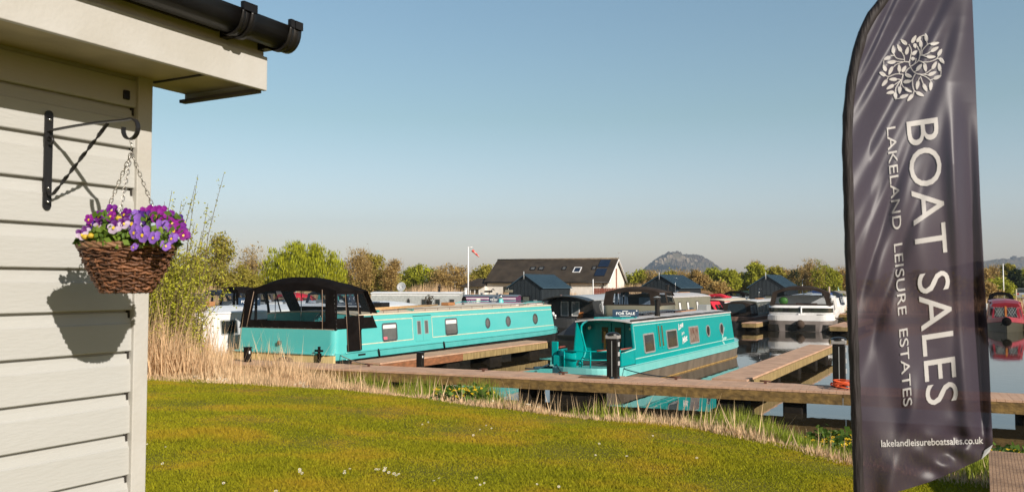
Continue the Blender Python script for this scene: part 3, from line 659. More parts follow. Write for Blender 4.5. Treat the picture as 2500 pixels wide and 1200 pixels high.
# side: lines, windows, doors
_, zA = B.px(1600, 870)
pl = mat('pale_line', (.42, .66, .60), .4)
B.line([(.05, .72), (10.35, .72)], .025, pl); B.line([(10.2, 1.60), (.10, 1.60), (.10, .98), (-.92, .93)], .025, pl)
B.winpx(1571, 1597, 812, 861, fm=winframe, r=.05, fw=.045); B.winpx(1627, 1653, 803, 850, fm=winframe, r=.05, fw=.045); B.winpx(1682, 1705, 795, 838, fm=winframe, r=.05, fw=.045, gm=mat('curtain_glass', (.12, .06, .045), .08, c2=(.3, .25, .2), scale=9, stretch=(3, 1, .6)))
for q, yy in ((1728, 807), (1761, 802)): B.winpx(q - 4.6, q + 4.6, yy - 15, yy + 15, fm=winframe, shape='round', fw=.04)
for xa_, xb_ in ((1606, 1613), (1614.5, 1621)):
    a, _ = B.px(xa_, 830); b_, _ = B.px(xb_, 830); d = MB(); d.M = side_frame((a + b_) / 2, 1.22, *B.c); d.box((0, 0, .008), (b_ - a, .72, .016)); do = d.build('side_door', teal, B.t)
    d = MB(); d.M = side_frame((a + b_) / 2, 1.22, *B.c); d.quad((-.07, -.3, .019), (.05, -.3, .019), (.05, .3, .019), (-.07, .3, .019)); d.build('pane', mat('olive_glass', (.09, .085, .02), .1), do, recalc=False)
xT, zT = B.px(1655, 800); xT2, _ = B.px(1680, 830); k = MB(); 
for s_, q0, q1, z0_, h_ in (('Love', .02, .52, 1.30, .20), ('in a', .30, .56, 1.13, .10), ('Mist', .30, .80, .86, .21)):
    k.M = side_frame(xT + q0, z0_, *B.c) @ Matrix(((1, .25, 0, 0), (.18, 1, 0, 0), (0, 0, 1, 0), (0, 0, 0, 1))); text_on(k, s_, 0, q1 - q0, 0, h_, .005, .03)
k.build('lettering', whitep, B.t, recalc=False)
k = MB(); k.tube([(x, -B.wdt(x) * .94 - .004, .012) for x in np.linspace(-.9, 12.3, 30)], .026, 6); k.build('waterline_stain', mat('tan_stain', (.42, .26, .08), .7, c2=(.25, .15, .05), scale=6), B.t)
for zz in (.36, .575): k = MB(); k.tube([(x, -B.wdt(x) - .012, zz + B.zs(x)) for x in np.linspace(-1.0, 12.3, 30)], .014, 6); k.build('rubbing_strake', mat('light_aqua_band', ()), B.t)
# faint painted swirls near the bow
k = MB()
xs1, zs1 = B.px(1762, 830)
for q in range(3):
    k.M = side_frame(xs1, zs1, *B.c) @ Matrix.Rotation(R(-30 + 35 * q), 4, 'Z'); k.add([(.05, 0, .004), (.25, .07, .004), (.55, .05, .004), (.75, .0, .004), (.5, -.04, .004), (.2, -.03, .004)], [(0, 1, 2, 3, 4, 5)])
k.build('painted_motif', pl, B.t, recalc=False)
k = MB()
for q in range(5): k.b2((-1.02 + .0, -.965 - .02, .37 + q * .035), (-.72, -.955, .385 + q * .035))
k.build('vent_louvre', tealdk, B.t)
k = MB(); k.tube([(-1.4, .95, .62), (-1.7, 1.15, .5), (-1.75, 1.5, .5)], .02, 6); k.tube([(-1.1, .98, .5), (-1.25, 1.3, .5), (-1.6, 1.3, .52)], .035, 6); k.build('mooring_rope', mat('blue_rope', (.01, .05, .08), .8), B.t)

def aerial(B_, x, y, z, h, m=None):
    k = MB(); k.tube([(x, y, z), (x, y, z + h)], .012, 5); k.tube([(x - .18, y, z + h), (x + .18, y, z + h)], .008, 4)
    for q in (-.15, -.05, .05, .15): k.tube([(x + q, y - .10, z + h), (x + q, y + .10, z + h)], .005, 4)
    return k.build('aerial', m or chrome, B_.t)
def clutter(B_, xs, z, seed, y=0):
    r = random.Random(seed)
    for x in xs:
        t_ = r.choice(['mushroom', 'box', 'plank', 'mushroom'])
        k = MB(); yy = y + r.uniform(-.3, .3)
        if t_ == 'mushroom': k.lathe([(.07, 0), (.05, .03), (.05, .07), (.11, .08), (.08, .12), (.01, .13)], 12, (x, yy, z)); k.build('roof_vent', chrome, B_.t)
        elif t_ == 'box': k.b2((x, yy - .2, z), (x + .5, yy + .15, z + r.uniform(.12, .22))); k.build('roof_box', r.choice([greyp, olive, wood, blackpl]), B_.t, bevel=.02)
        else: k.b2((x, yy, z), (x + 1.8, yy + .2, z + .05)); k.build('gang_plank', wood, B_.t)
clutter(B1, (4.5, 8.8, 10.4), 1.9, 4); clutter(B2, (7.0, 8.4, 9.3), 1.76, 5, -.1)
# ---- white wide boat behind boat 1
def boatpx(name, px, Y, a, label, cat='narrowboat', hw=1): 
    return Boat(name, (PX(px, Y), Y, 0), a, label, cat)
W1 = Boat('wide_beam_boat', Vector((-9.6, 26.4, 0)) + L1 * 1.9, A1, 'white wide boat moored behind the canopy of the pale turquoise boat', 'canal boat'); B = W1
B.hull(-.3, 17, 1.9, .45, .75, blackhull, whitep, bow=3, stern=.4, sq=.85, deckmat=whitep)
B.cabin(-.05, 13, 1.85, .75, 1.72, 1.78, whitep, whiteb, camber=.16, rake=.4)
B.winpx(538, 580, 780, 816, fm=greyp, gm=glassdk, r=.04); B.win(5, 1.3, .9, .5); B.win(8, 1.3, .9, .5)
k = MB(); k.add([(-.05, -1.5, 1.9), (1.0, -1.3, 2.0), (1.0, 1.3, 2.0), (-.05, 1.5, 1.9), (-.7, -1.5, 1.8), (-.7, 1.5, 1.8)], [(0, 1, 2, 3), (4, 0, 3, 5)])
k.prism([(-.5, -1.6, 1.84), (.5, -1.6, 2.42), (.55, -1.6, 2.42), (.65, -1.6, 1.9)], (0, 3.2, 0)); k.build('stern_canopy', mat('canopy_grey_brown', (.05, .045, .042), .8), B.t)
k = MB(); k.tube([(-.52, -1.62, 1.86), (.5, -1.62, 2.44)], .03, 6); k.build('canopy_edge', greyp, B.t)
sign(Bw(B, 3.1, -1.0, 2.0), R(-8), .78, .26, 'for sale board on the white boat roof left of the black canopy')
sign(Bw(B, 9.6, -.6, 2.0), R(-8), .72, .26, 'for sale board on the white boat roof seen through the canopy window')
clutter(W1, (1.8, 4.6, 6.2, 8.0), 1.98, 21); aerial(W1, 7.2, .5, 1.95, .8)
# grp tender: white cruiser hull right behind canopy + sign
B = Boat('cruiser', (PX(905, 36), 36, 0), 40, 'low white cruiser whose rounded foredeck shows behind the canopy of the pale turquoise boat', 'motor cruiser')
k = MB(); k.smooth = True
secs = []
for q in np.linspace(0, 1, 14):
    x = -2.6 + 6.2 * q; wv = 1.15 * (1 - max(0, (q - .35) / .65) ** 2.4) + .02
    secs.append([(x, -wv, 1.35), (x, -wv * 1.02, 1.62), (x, -wv * .8, 1.88 - .30 * q), (x, 0, 2.0 - .34 * q), (x, wv * .8, 1.88 - .30 * q), (x, wv * 1.02, 1.62), (x, wv, 1.35)])
k.loft(secs); k.build('foredeck', whiteb, B.t)
k = MB(); k.loft([[(x_[0][0], x_[0][1] * .98, 1.5), (x_[0][0], x_[0][1] * .85, -.3), (x_[0][0], -x_[0][1] * .85, -.3), (x_[0][0], -x_[0][1] * .98, 1.5)] for x_ in secs]); k.build('hull', mat('aqua_grey_hull', (.10, .2, .17), .4), B.t)
B.canopy(-2.6, -1.2, 1.0, 1.85, .9, 2.35, 2.5, mat('navy_canopy', (.02, .03, .05), .8), sidewin=2, slant=.6, zf=1.95)
sign(Vector((PX(905, 33), 33, 1.80)), R(-8), .72, .26, 'for sale board beside the white cruiser behind the black canopy')
# grey narrowboat and purple narrowboat beyond
def broadside(name, xa, Ya, xb, Yb, zr, side, roofm, label, wins, ports=()):
    """starboard side towards us, from left end to right end"""
    a = Vector((PX(xa, Ya), Ya, 0)); b_ = Vector((PX(xb, Yb), Yb, 0)); d = (b_ - a); L = d.length; ang = math.degrees(math.atan2(d.x, d.y))
    n_ = Vector((-d.y, d.x, 0)).normalized()
    B = Boat(name, a + n_ * .9, ang, label)
    B.hull(-1, L + 1.2, 1.02, .45, .65, blackhull, side, bow=1.5, stern=.5); B.cabin(0, L, .93, .65, .82, zr, side, roofm, camber=.08)
    for q in wins: B.winpx(q - 7, q + 7, 729, 746, fm=winframe, fw=.04)
    for q in ports: B.winpx(q - 5, q + 5, 727, 745, fm=winframe, shape='round', fw=.04)
    B.line([(.1, zr - .1), (L - .1, zr - .1)], .05, whiteb)
    return B
G1 = broadside('narrowboat', 905, 58, 1124, 57, 2.12, mat('grey_green_side', (.46, .48, .46), .4), whiteb, 'long pale grey narrowboat with white roof beyond the turquoise roof', (1035, 1068, 1103), (997,))
PU = broadside('narrowboat', 1130, 52.5, 1262, 52, 1.98, purple, mat('grey_blue_roof', (.16, .19, .22), .5), 'purple narrowboat with a grey roof left of the first dark cabin', (), ())
B = PU
for q in (1168, 1213): B.winpx(q - 5, q + 5, 729, 745, fm=creamline, gm=whitep, fw=.04)
k = MB(); a, z_ = B.px(1142, 733); k.M = side_frame(a, z_ - .12, *B.c); text_on(k, 'LA DAME', 0, .62, 0, .13, .004); k.build('lettering', whitep, B.t, recalc=False)
B.line([(.1, 1.1), (6, 1.1)], .05, creamline)
k = MB(); k.sphere((0, 0, 0), .28, 14, 8, (.5, 1, 1)); o = k.build('wheel_cover', blackfab, PU.t); o.location = (.1, -1.0, 1.75)
def dish(loc, r, label):
    t = empty('satellite_dish', loc, R(-20), label, 'satellite dish')
    k = MB(); k.smooth = True; k.M = Matrix.Translation((0, 0, .55)) @ Matrix.Rotation(R(75), 4, 'X'); k.lathe([(r, .10), (r * .8, .05), (r * .4, .012), (.001, 0)], 20, caps=False); o = k.build('dish', lgrey, t); md = o.modifiers.new('s', 'SOLIDIFY'); md.thickness = .015
    k = MB(); k.tube([(0, .02, 0), (0, .02, .52)], .025, 6); k.tube([(0, 0, .3), (0, -.32, .5)], .012, 5); k.box((0, -.34, .52), (.06, .08, .06)); k.build('mast', greyp, t)
dish(G1.loc + G1.u * 1.9 + Vector((0, 0, 2.0)), .33, 'pale satellite dish standing on the grey narrowboat roof')
def flue(B_, x, y, z, h, m, label):
    t = empty('roof_chimney', Bw(B_, x, y, z), 0, label, 'chimney'); k = MB(); k.lathe([(.10, 0), (.08, .08), (.075, h * .8), (.11, h * .82), (.11, h)], 12); k.build('flue', m, t); k = MB(); k.lathe([(.13, h + .04), (.02, h + .09)], 12); k.tube([(0, 0, h - .02), (0, 0, h + .05)], .02, 5); k.build('cap', m, t)
flue(G1, 4.6, -.3, 2.08, .55, blackpl, 'black chimney on the grey narrowboat roof')
flue(G1, 6.4, -.2, 2.08, .35, whiteb, 'white lamp-like mushroom vent on the grey narrowboat roof')
clutter(G1, (3.0, 7.6, 9.0), 2.2, 30); clutter(PU, (1.0, 2.0), 2.08, 31); aerial(G1, 5.6, 0, 2.2, .7)
# ---- black boat
B = boatpx('wide_beam_boat', 1383, 46, 22, 'black boat with a wide arched roof overhang and pale grey side panel', 'canal boat')
B.hull(-1.6, 12, 1.55, .5, .95, blackhull, mat('charcoal_band', (.045, .045, .045), .45), bow=2, stern=.9, sq=.2, lift=.1)
B.cabin(.6, 11, 1.38, .95, 1.25, 1.85, blackhull, lgrey, camber=.25, over=.03)
k = MB(); k.loft([[(-.5, y, z) for _, y, z in arcy(0, 1.35, 1.86, .27)] + [(-.5, y, z) for _, y, z in reversed(arcy(0, 1.35, 1.80, .27))], [(.65, y, z) for _, y, z in arcy(0, 1.33, 1.90, .25)] + [(.65, y, z) for _, y, z in reversed(arcy(0, 1.33, 1.83, .25))]], closed=True); k.build('roof_overhang', blackhull, B.t)
k = MB(); k.M = side_frame(2.6, 1.42, *B.c); k.box((1.5, 0, .006), (3.6, .78, .012)); k.build('side_panel', lgrey, B.t)
B.win(2.0, 1.45, .34, .46, shape='round', fm=greyp)
for y in (-.32, .30):
    k = MB(); k.M = frameM((.592, y, 1.42), (0, -1, 0), (0, 0, 1)); k.ring(rr(.44, .78, .02), rr(.36, .70, .02), .02); o = k.build('door', whitep, B.t); k = MB(); k.M = frameM((.592, y, 1.42), (0, -1, 0), (0, 0, 1)); k.quad((-.18, -.35, .008), (.18, -.35, .008), (.18, .35, .008), (-.18, .35, .008)); k.build('pane', mat('pale_glass', (.2, .22, .22), .1), o, recalc=False)
k = MB(); k.tube([(-1.2, .2, .95), (-1.3, .3, 1.15)], .04, 6); k.sphere((-1.3, .45, 1.12), .09, 8, 6); k.sphere((-1.32, .3, 1.22), .08, 8, 6); k.sphere((-1.28, .2, 1.1), .07, 8, 6); k.build('stern_fitting', whiteb, B.t)
k = MB(); k.lathe([(.02, 0), (.09, .05), (.09, .36), (.02, .42)], 10); o = k.build('fender', whiteb, B.t); o.location = (-1.35, -.7, .45)
k = MB(); k.prism([(-.2, -.85, .95), (.2, -.85, .95), (.28, -.85, 1.25), (.2, -.85, 1.25)], (0, .2, 0)); k.build('deck_seat', mat('orange_seat', (.5, .17, .04), .6), B.t)
# small black tonneau between (bow cover)
B = Boat('day_boat', (PX(1438, 34), 34, 0), 30, 'black covered dinghy behind the stern of the deep turquoise narrowboat', 'small boat')
k = MB(); k.smooth = False; secs = []
for q in np.linspace(0, 1, 9):
    x = -1.2 + 5.0 * q; wv = .85 * (1 - max(0, (q - .55) / .45) ** 2); zz = 1.28 * (1 - (1 - min(1, q * 3.0)) ** 2 * .55); secs.append([(x, -wv - .02, .75), (x, -wv * .8, zz), (x, wv * .8, zz), (x, wv + .02, .75)])
k.loft(secs); k.build('cover', mat('navy_black_cover', (.008, .012, .018), .6), B.t); k = MB(); k.loft([[(s_[0][0], s_[0][1], .78), (s_[0][0], s_[0][1] * .8, -.2), (s_[0][0], -s_[0][1] * .8, -.2), (s_[0][0], -s_[0][1], .78)] for s_ in secs]); k.build('hull', blackhull, B.t)
# ---- sage boat with brown canopy
B = boatpx('wide_beam_boat', 1540, 42, FA, 'sage green wide boat with brown canopy and blue curtains', 'canal boat')
B.hull(-.1, 12, 1.62, .5, .85, blackhull, olive, bow=2.5, stern=.4, sq=.85, lift=.1)
k = MB(); k.smooth = True; pts = [(2.2, -1.5), (.2, -1.5), (.04, -1.38), (0, -1.2), (0, 1.2), (.04, 1.38), (.2, 1.5), (2.2, 1.5)]; k.loft([[(x, y * 1.02, .85) for x, y in pts], [(x, y, 1.70) for x, y in pts]], cap=False); o = k.build('bulwark', olive, B.t); md = o.modifiers.new('s', 'SOLIDIFY'); md.thickness = .05
B.canopy(.03, 2.0, 1.48, 1.69, 1.38, 2.36, 2.62, brownfab, zr=2.52, slant=.5, rake=.1, win=(.66, .10, .80), sidewin=2, zf=2.15)
B.cabin(2.2, 9.0, 1.5, .85, 1.36, 2.05, olive, greyroof, camber=.18)
for q in (3.3, 4.7, 6.4): B.win(q, 1.55, .42, .55, gm=whitep, fm=blackpl, fw=.03)
B.box('interior_wall', (1.9, -1.3, .9), (1.95, 1.3, 2.1), blackhull)
cur = mat('blue_curtain', (.20, .27, .36), .8, c2=(.1, .14, .2), scale=6, stretch=(1, 9, .3))
for y in (.88, .62, .36):
    k = MB(); k.smooth = True; k.loft([[(.35 + .04 * math.sin(q * 2.2), y - .09 * s_ + .18 * s_ * q / 8, z) for q in range(9)] for z, s_ in ((1.72, 1.1), (2.0, .9), (2.35, .55))], cap=False); k.build('curtain', cur, B.t)
k = MB(); k.b2((.8, -.75, 1.5), (.95, -.1, 2.1)); k.build('seat_cover', mat('pale_blue_cover', (.25, .32, .42), .8), B.t, bevel=.06)
flue(B, 5.9, .1, 2.2, .5, blackpl, 'dark chimney on the sage green boat roof')
clutter(B, (4.0, 7.2, 8.2), 2.25, 12); aerial(B, 7.9, .3, 2.2, .9)
# ---- red canopy boat
B = boatpx('narrowboat', 1718, 56, FA, 'narrowboat with a bright red canopy and black front')
B.hull(-1, 14, 1.02, .5, .8, blackhull, mat('red_paint', (.4, .02, .03), .35), bow=2, stern=.7, deckmat=None)
k = MB(); sec = lambda x, s_: [(x, -.92, .85), (x, -.42 * s_, 1.62), (x, .42 * s_, 1.62), (x, .92, .85)]
k.loft([sec(.0, .9), sec(1.9, 1.15)], cap=False); k.build('canopy_roof', redfab, B.t)
for sd in (-1, 1):
    k = MB(); k.prism([(.3, sd * .80, 1.10), (.8, sd * .80, 1.10), (.85, sd * .60, 1.42), (.5, sd * .62, 1.42)], (0, sd * .04, 0)); k.prism([(1.1, sd * .80, 1.10), (1.6, sd * .80, 1.10), (1.6, sd * .62, 1.42), (1.15, sd * .62, 1.42)], (0, sd * .04, 0)); k.build('canopy_window', glassdk, B.t)
k = MB(); k.quad((-.02, -.86, .85), (-.02, -.36, 1.60), (-.02, .36, 1.60), (-.02, .86, .85)); k.build('canopy_front', blackfab, B.t)
k = MB()
for sd in (-1, 1): k.tube([(-.02, sd * .92, .85), (-.02, sd * .38, 1.62)], .05, 6)
k.tube([(-.02, -.38, 1.62), (-.02, .38, 1.62)], .05, 6); k.build('canopy_trim', redfab, B.t)
B.cabin(1.9, 12, .93, .8, .82, 1.62, mat('navy_side', (.02, .025, .03), .4), creamroof, camber=.09)
B.line([(2, 1.52), (11, 1.52)], .07, whitep); B.line([(2, 1.58), (11, 1.58)], .05, redfab)
for q in (3, 4.6): B.win(q, 1.22, .4, .45, fm=chrome, shape='round')
# ---- brown canopy narrowboat
B = boatpx('narrowboat', 1797, 53.5, FA, 'olive narrowboat with dark brown stern canopy beyond the deep turquoise bow')
bside = mat('olive_glossy_side', (.09, .085, .055), .18, c2=(.12, .12, .085), scale=1, coat=.6)
B.hull(-.4, 15, 1.03, .5, .75, blackhull, mat('pink_brown_band', (.22, .13, .10), .4), bow=2, stern=.8)
B.canopy(.0, 1.7, .92, .78, .80, 1.50, 1.66, brownfab, slant=.25, rake=.12, win=(.66, .28, .86), sidewin=2, wm_=clearmat('smoke_vinyl', (.5, .55, .6), .55), zf=1.55)
B.cabin(1.8, 12, .93, .75, .83, 1.62, bside, whitep, camber=.08)
for q in (2.4, 4.4, 5.8): B.win(q, 1.2, .36, .56, gm=mat('amber_glass', (.12, .085, .02), .1), fm=greyp, fw=.03)
B.win(3.3, 1.2, .34, .5, shape='round', fm=winframe)
B.line([(1.85, .86), (11, .86)], .07, mat('pale_blue_line', (.25, .33, .36), .4))
clutter(B, (3.0, 5.0, 7.5), 1.76, 9); aerial(B, 6.2, 0, 1.75, .7)
# ---- boat with windscreen behind
B = boatpx('cruiser', 1880, 66, FA, 'cruiser with a grey canopy and curved clear windscreen in front of the third dark cabin', 'motor cruiser')
B.hull(-.2, 9, 1.5, .4, .9, blackhull, whitep, bow=3, stern=.4, sq=.8)
B.cabin(1.8, 6.5, 1.35, .9, 1.2, 1.6, whitep, whiteb, camber=.12); B.canopy(-.1, 1.7, 1.45, .95, 1.25, 2.05, 2.35, mat('grey_canopy', (.06, .05, .048), .8), slant=.5, rake=.1, win=(.88, .42, .82), sidewin=2, zf=1.8)
# ---- white wide boat
B = boatpx('wide_beam_boat', 1953, 50.5, 22, 'white wide boat with black band, grey hull and dark brown canopy left of the flag', 'canal boat')
B.hull(-.3, 16, 1.88, .62, .95, mat('grey_lower_hull', (.26, .22, .20), .5, c2=(.2, .17, .15), scale=2), whitep, bow=3, stern=.7, sq=.6, lift=.1)
k = MB(); k.smooth = True; pts = [(2.4, -1.78), (.3, -1.78), (.1, -1.66), (0, -1.35), (-.05, 0), (0, 1.35), (.1, 1.66), (.3, 1.78), (2.4, 1.78)]
k.loft([[(x, y * 1.01, .92) for x, y in pts], [(x, y, 1.5) for x, y in pts]], cap=False); o = k.build('bulwark', whiteb, B.t); md = o.modifiers.new('s', 'SOLIDIFY'); md.thickness = .05
k = MB(); k.smooth = True; pp = [(x - .03 if x < .2 else x, y * 1.012) for x, y in pts[1:-1]]; k.loft([[(x, y, 1.10) for x, y in pp], [(x, y, 1.36) for x, y in pp]], cap=False); k.build('window_band', glassdk, B.t)
k = MB(); k.tube([(-.1, -.05, .7), (-.1, -.05, 1.45)], .05, 6); k.box((-.1, -.05, .92), (.08, .32, .25)); k.build('stern_fitting', whitep, B.t)
k = MB(); k.sphere((-.42, 0, .42), .26, 14, 8); k.build('stern_fender', mat('rope_fender', ()), B.t)
k = MB(); k.loft([[(x, y * 1.035, .02) for x, y in pts[1:-1]], [(x, y * 1.04, .40) for x, y in pts[1:-1]]], cap=False); o = k.build('black_band', blackhull, B.t); o.location.x = -.28
B.canopy(.04, 2.2, 1.74, 1.5, 1.56, 2.26, 2.66, brownfab, zr=2.56, slant=.6, rake=.12, win=(.82, .12, .84), sidewin=2, zf=1.95)
B.cabin(2.4, 13, 1.78, .95, 1.62, 1.86, whitep, whiteb, camber=.2)
for q in (3.1, 4.5, 6.0): B.win(q, 1.42, .22, .62, r=.1, fm=blackpl, fw=.02)
k = MB(); k.tube([(3.3, -1.5, 1.95), (3.3, -1.5, 2.6)], .06, 8); k.build('mast', mat('beige_post', (.5, .38, .28), .6), B.t)
k = MB(); k.sphere((.7, 1.0, 1.75), .28, 10, 8, (.6, 1, .9)); k.build('green_buoy', mat('green_buoy', (.08, .25, .03), .5), B.t)
k = MB(); k.tube([(-.1, -.9, .95), (.1, -1.6, .92), (1.2, -2.3, .6), (1.8, -2.6, .5)], .03, 6); k.build('mooring_rope', blackfab, B.t)
B.box('cockpit_table', (.8, -.9, 1.2), (1.2, .3, 1.62), mat('table_brown', (.12, .05, .03), .5))
clutter(B, (4.8, 6.5, 8.2), 2.07, 14); aerial(B, 7.4, .3, 2.05, 1.0)
# ---- red boat right
B = boatpx('narrowboat', 2455, 49.5, FA + 180, 'red narrowboat with crosshatched cabin windows right of the flag')
B.loc = B.loc + FU * 0; 
B.t.location = B.loc + FU * 3.0; 
B.hull(-9, 3.3, .98, .35, .62, mat('dark_olive_hull', (.06, .055, .035), .5), mat('pink_red_paint', (.38, .05, .07), .35), bow=2.8, stern=.6, lift=.28, deckmat=blackhull)
redp = mat('crimson_paint', (.30, .018, .03), .35, c2=(.24, .015, .025), scale=2)
B.cabin(-8, .9, .98, .62, .80, 1.62, redp, redp, camber=.12, over=.04)
k = MB(); k.loft([[(.95, -.82, 1.50), (.95, 0, 1.58), (.95, .82, 1.5), (.95, .7, 1.74), (.95, 0, 1.8), (.95, -.7, 1.74)], [(1.6, -.75, 1.42), (1.6, 0, 1.5), (1.6, .75, 1.42), (1.6, .65, 1.60), (1.6, 0, 1.66), (1.6, -.65, 1.60)]], closed=True); k.build('fore_hood', redp, B.t)
k = MB(); k.loft([[(.9, -.95, .66), (.9, .95, .66), (.9, .80, 1.55), (.9, -.80, 1.55)], [(2.0, -.72, .72), (2.0, .72, .72), (1.55, .6, 1.5), (1.55, -.6, 1.5)]], closed=True); k.build('cratch', redp, B.t)
Mc = frameM((1.785, 0, 1.1), (0, 1, 0), (-.45, 0, .80))
for y in (-.32, .32):
    k = MB(); k.M = Mc; k.quad((y - .25, -.33, .02), (y + .25, -.33, .02), (y + .22, .33, .02), (y - .22, .33, .02)); o = k.build('window', glassdk, B.t, recalc=False)
    k = MB(); k.M = Mc
    for q in range(-3, 4):
        for sg in (-1, 1):
            xa, ya, xb, yb = q * .13 - .16 * sg, -.32, q * .13 + .16 * sg, .32
            pa, pb = max(0, 0), 1
            if abs(q * .13) < .20: k.M = Mc @ Matrix.Translation((y, 0, .03)); k.quad((xa - .004, ya, 0), (xa + .004, ya, 0), (xb + .004, yb, 0), (xb - .004, yb, 0))
    k.build('lattice', whitep, o, recalc=False)
k = MB(); k.M = Mc; k.b2((-.045, -.38, .0), (.045, .38, .05)); k.build('centre_post', mat('orange_post', (.5, .17, .03), .5), B.t)
for sd in (-1, 1):
    k = MB(); k.M = frameM((1.35, sd * .84, 1.1), (1, 0, 0) if sd < 0 else (-1, 0, 0), (0, -sd * .22, .8)); k.quad((-.22, -.22, .03), (.22, -.22, .03), (.18, .24, .03), (-.18, .24, .03)); k.build('window', mat('pale_glass', ()), B.t, recalc=False)
k = MB(); k.sphere((3.35, 0, .62), .25, 12, 8, (.7, 1, 1)); k.tube([(3.3, 0, .8), (3.4, -.3, .4)], .02, 5); k.build('bow_fender', blackfab, B.t)
k = MB(); k.tube([(.8, .95, 1.3), (.8, .97, 1.85)], .05, 6); k.build('post', creamroof, B.t)
# boat behind red boat
B = boatpx('cruiser', 2443, 63, FA, 'small white boat with rounded black canopy behind the red boat', 'small boat')
B.hull(-.2, 6, 1.1, .4, .9, blackhull, whitep, bow=2, stern=.4, sq=.8); B.cabin(1.6, 4.5, .95, .9, .8, 1.45, whitep, whiteb); k = MB()
B.canopy(-.1, 1.5, .98, .95, .75, 1.95, 2.2, blackfab, slant=.4, win=(.62, .35, .8), sidewin=1, zf=1.6)
k = MB(); k.b2((-.22, -1.0, .85), (-.12, 1.0, 1.35)); k.build('transom', whitep, B.t, bevel=.03)
# far small boats
def small(px, Y, a, label, can, hullm=None, zc=1.6, h=2.2):
    B = boatpx('cruiser', px, Y, a, label, 'small boat')
    B.hull(-.2, 7, 1.15, .4, 1.0, blackhull, hullm or whitep, bow=2.2, stern=.4, sq=.8); B.cabin(1.7, 5, 1.0, 1.0, .85, 1.6, hullm or whitep, whitep)
    B.canopy(-.05, 1.6, 1.05, 1.05, .85, h - .25, h, can, slant=.45, win=(.72, .4, .8), sidewin=2, zf=1.7)
dkg = mat('dark_green_canopy', (.02, .05, .04), .8)
small(1792, 74, FA, 'distant white boat with black canopy beside the round reed clump', blackfab)
small(1822, 76, FA, 'distant dark green canopied boat left of the third dark cabin', dkg, mat('green_hull', (.03, .08, .06), .5))
small(2022, 72, FA, 'distant boat with navy canopy just behind the white boat', mat('navy_canopy', (.02, .03, .05), .8))
small(2046, 76, FA, 'distant white boat close to the left edge of the flag', mat('beige_canopy', (.4, .36, .3), .8))
small(1716, 76, 15, 'distant brown and white boat between the second dark cabin and the round reed clump', mat('tan_canopy', (.28, .16, .08), .8))
small(1610, 66, FA, 'distant red and cream boat between the sage boat roof and the second dark cabin', mat('cream_canopy', (.6, .52, .4), .8), mat('red_paint', ()), h=2.0)
small(1480, 64, FA, 'distant white boat behind the arched roof of the black boat', mat('beige_canopy', ()), h=2.1)
small(1745, 68, FA, 'distant boat with a red cover left of the third dark cabin', redfab, h=2.0)
small(1995, 66, FA, 'distant white boat with blue cover behind the white wide boat canopy', mat('blue_cover', (.03, .08, .25), .8), h=2.3)
small(560, 48, 40, 'boat with a black canopy behind the white boat at left', blackfab, zc=1.8, h=2.6)
small(612, 50, 40, 'boat with a dark canopy whose top shows left of the big black canopy', mat('grey_canopy', ()), h=2.5)
small(690, 56, 45, 'boat with a red cover seen through the black canopy window', redfab, h=2.2)
small(800, 58, 30, 'boat with a turquoise cover seen through the black canopy window', mat('teal_cover', (.05, .35, .3), .7), h=2.3)
small(516, 52, 30, 'leftmost distant boat with navy cover behind the shrub', mat('navy_canopy', ()), h=2.4)
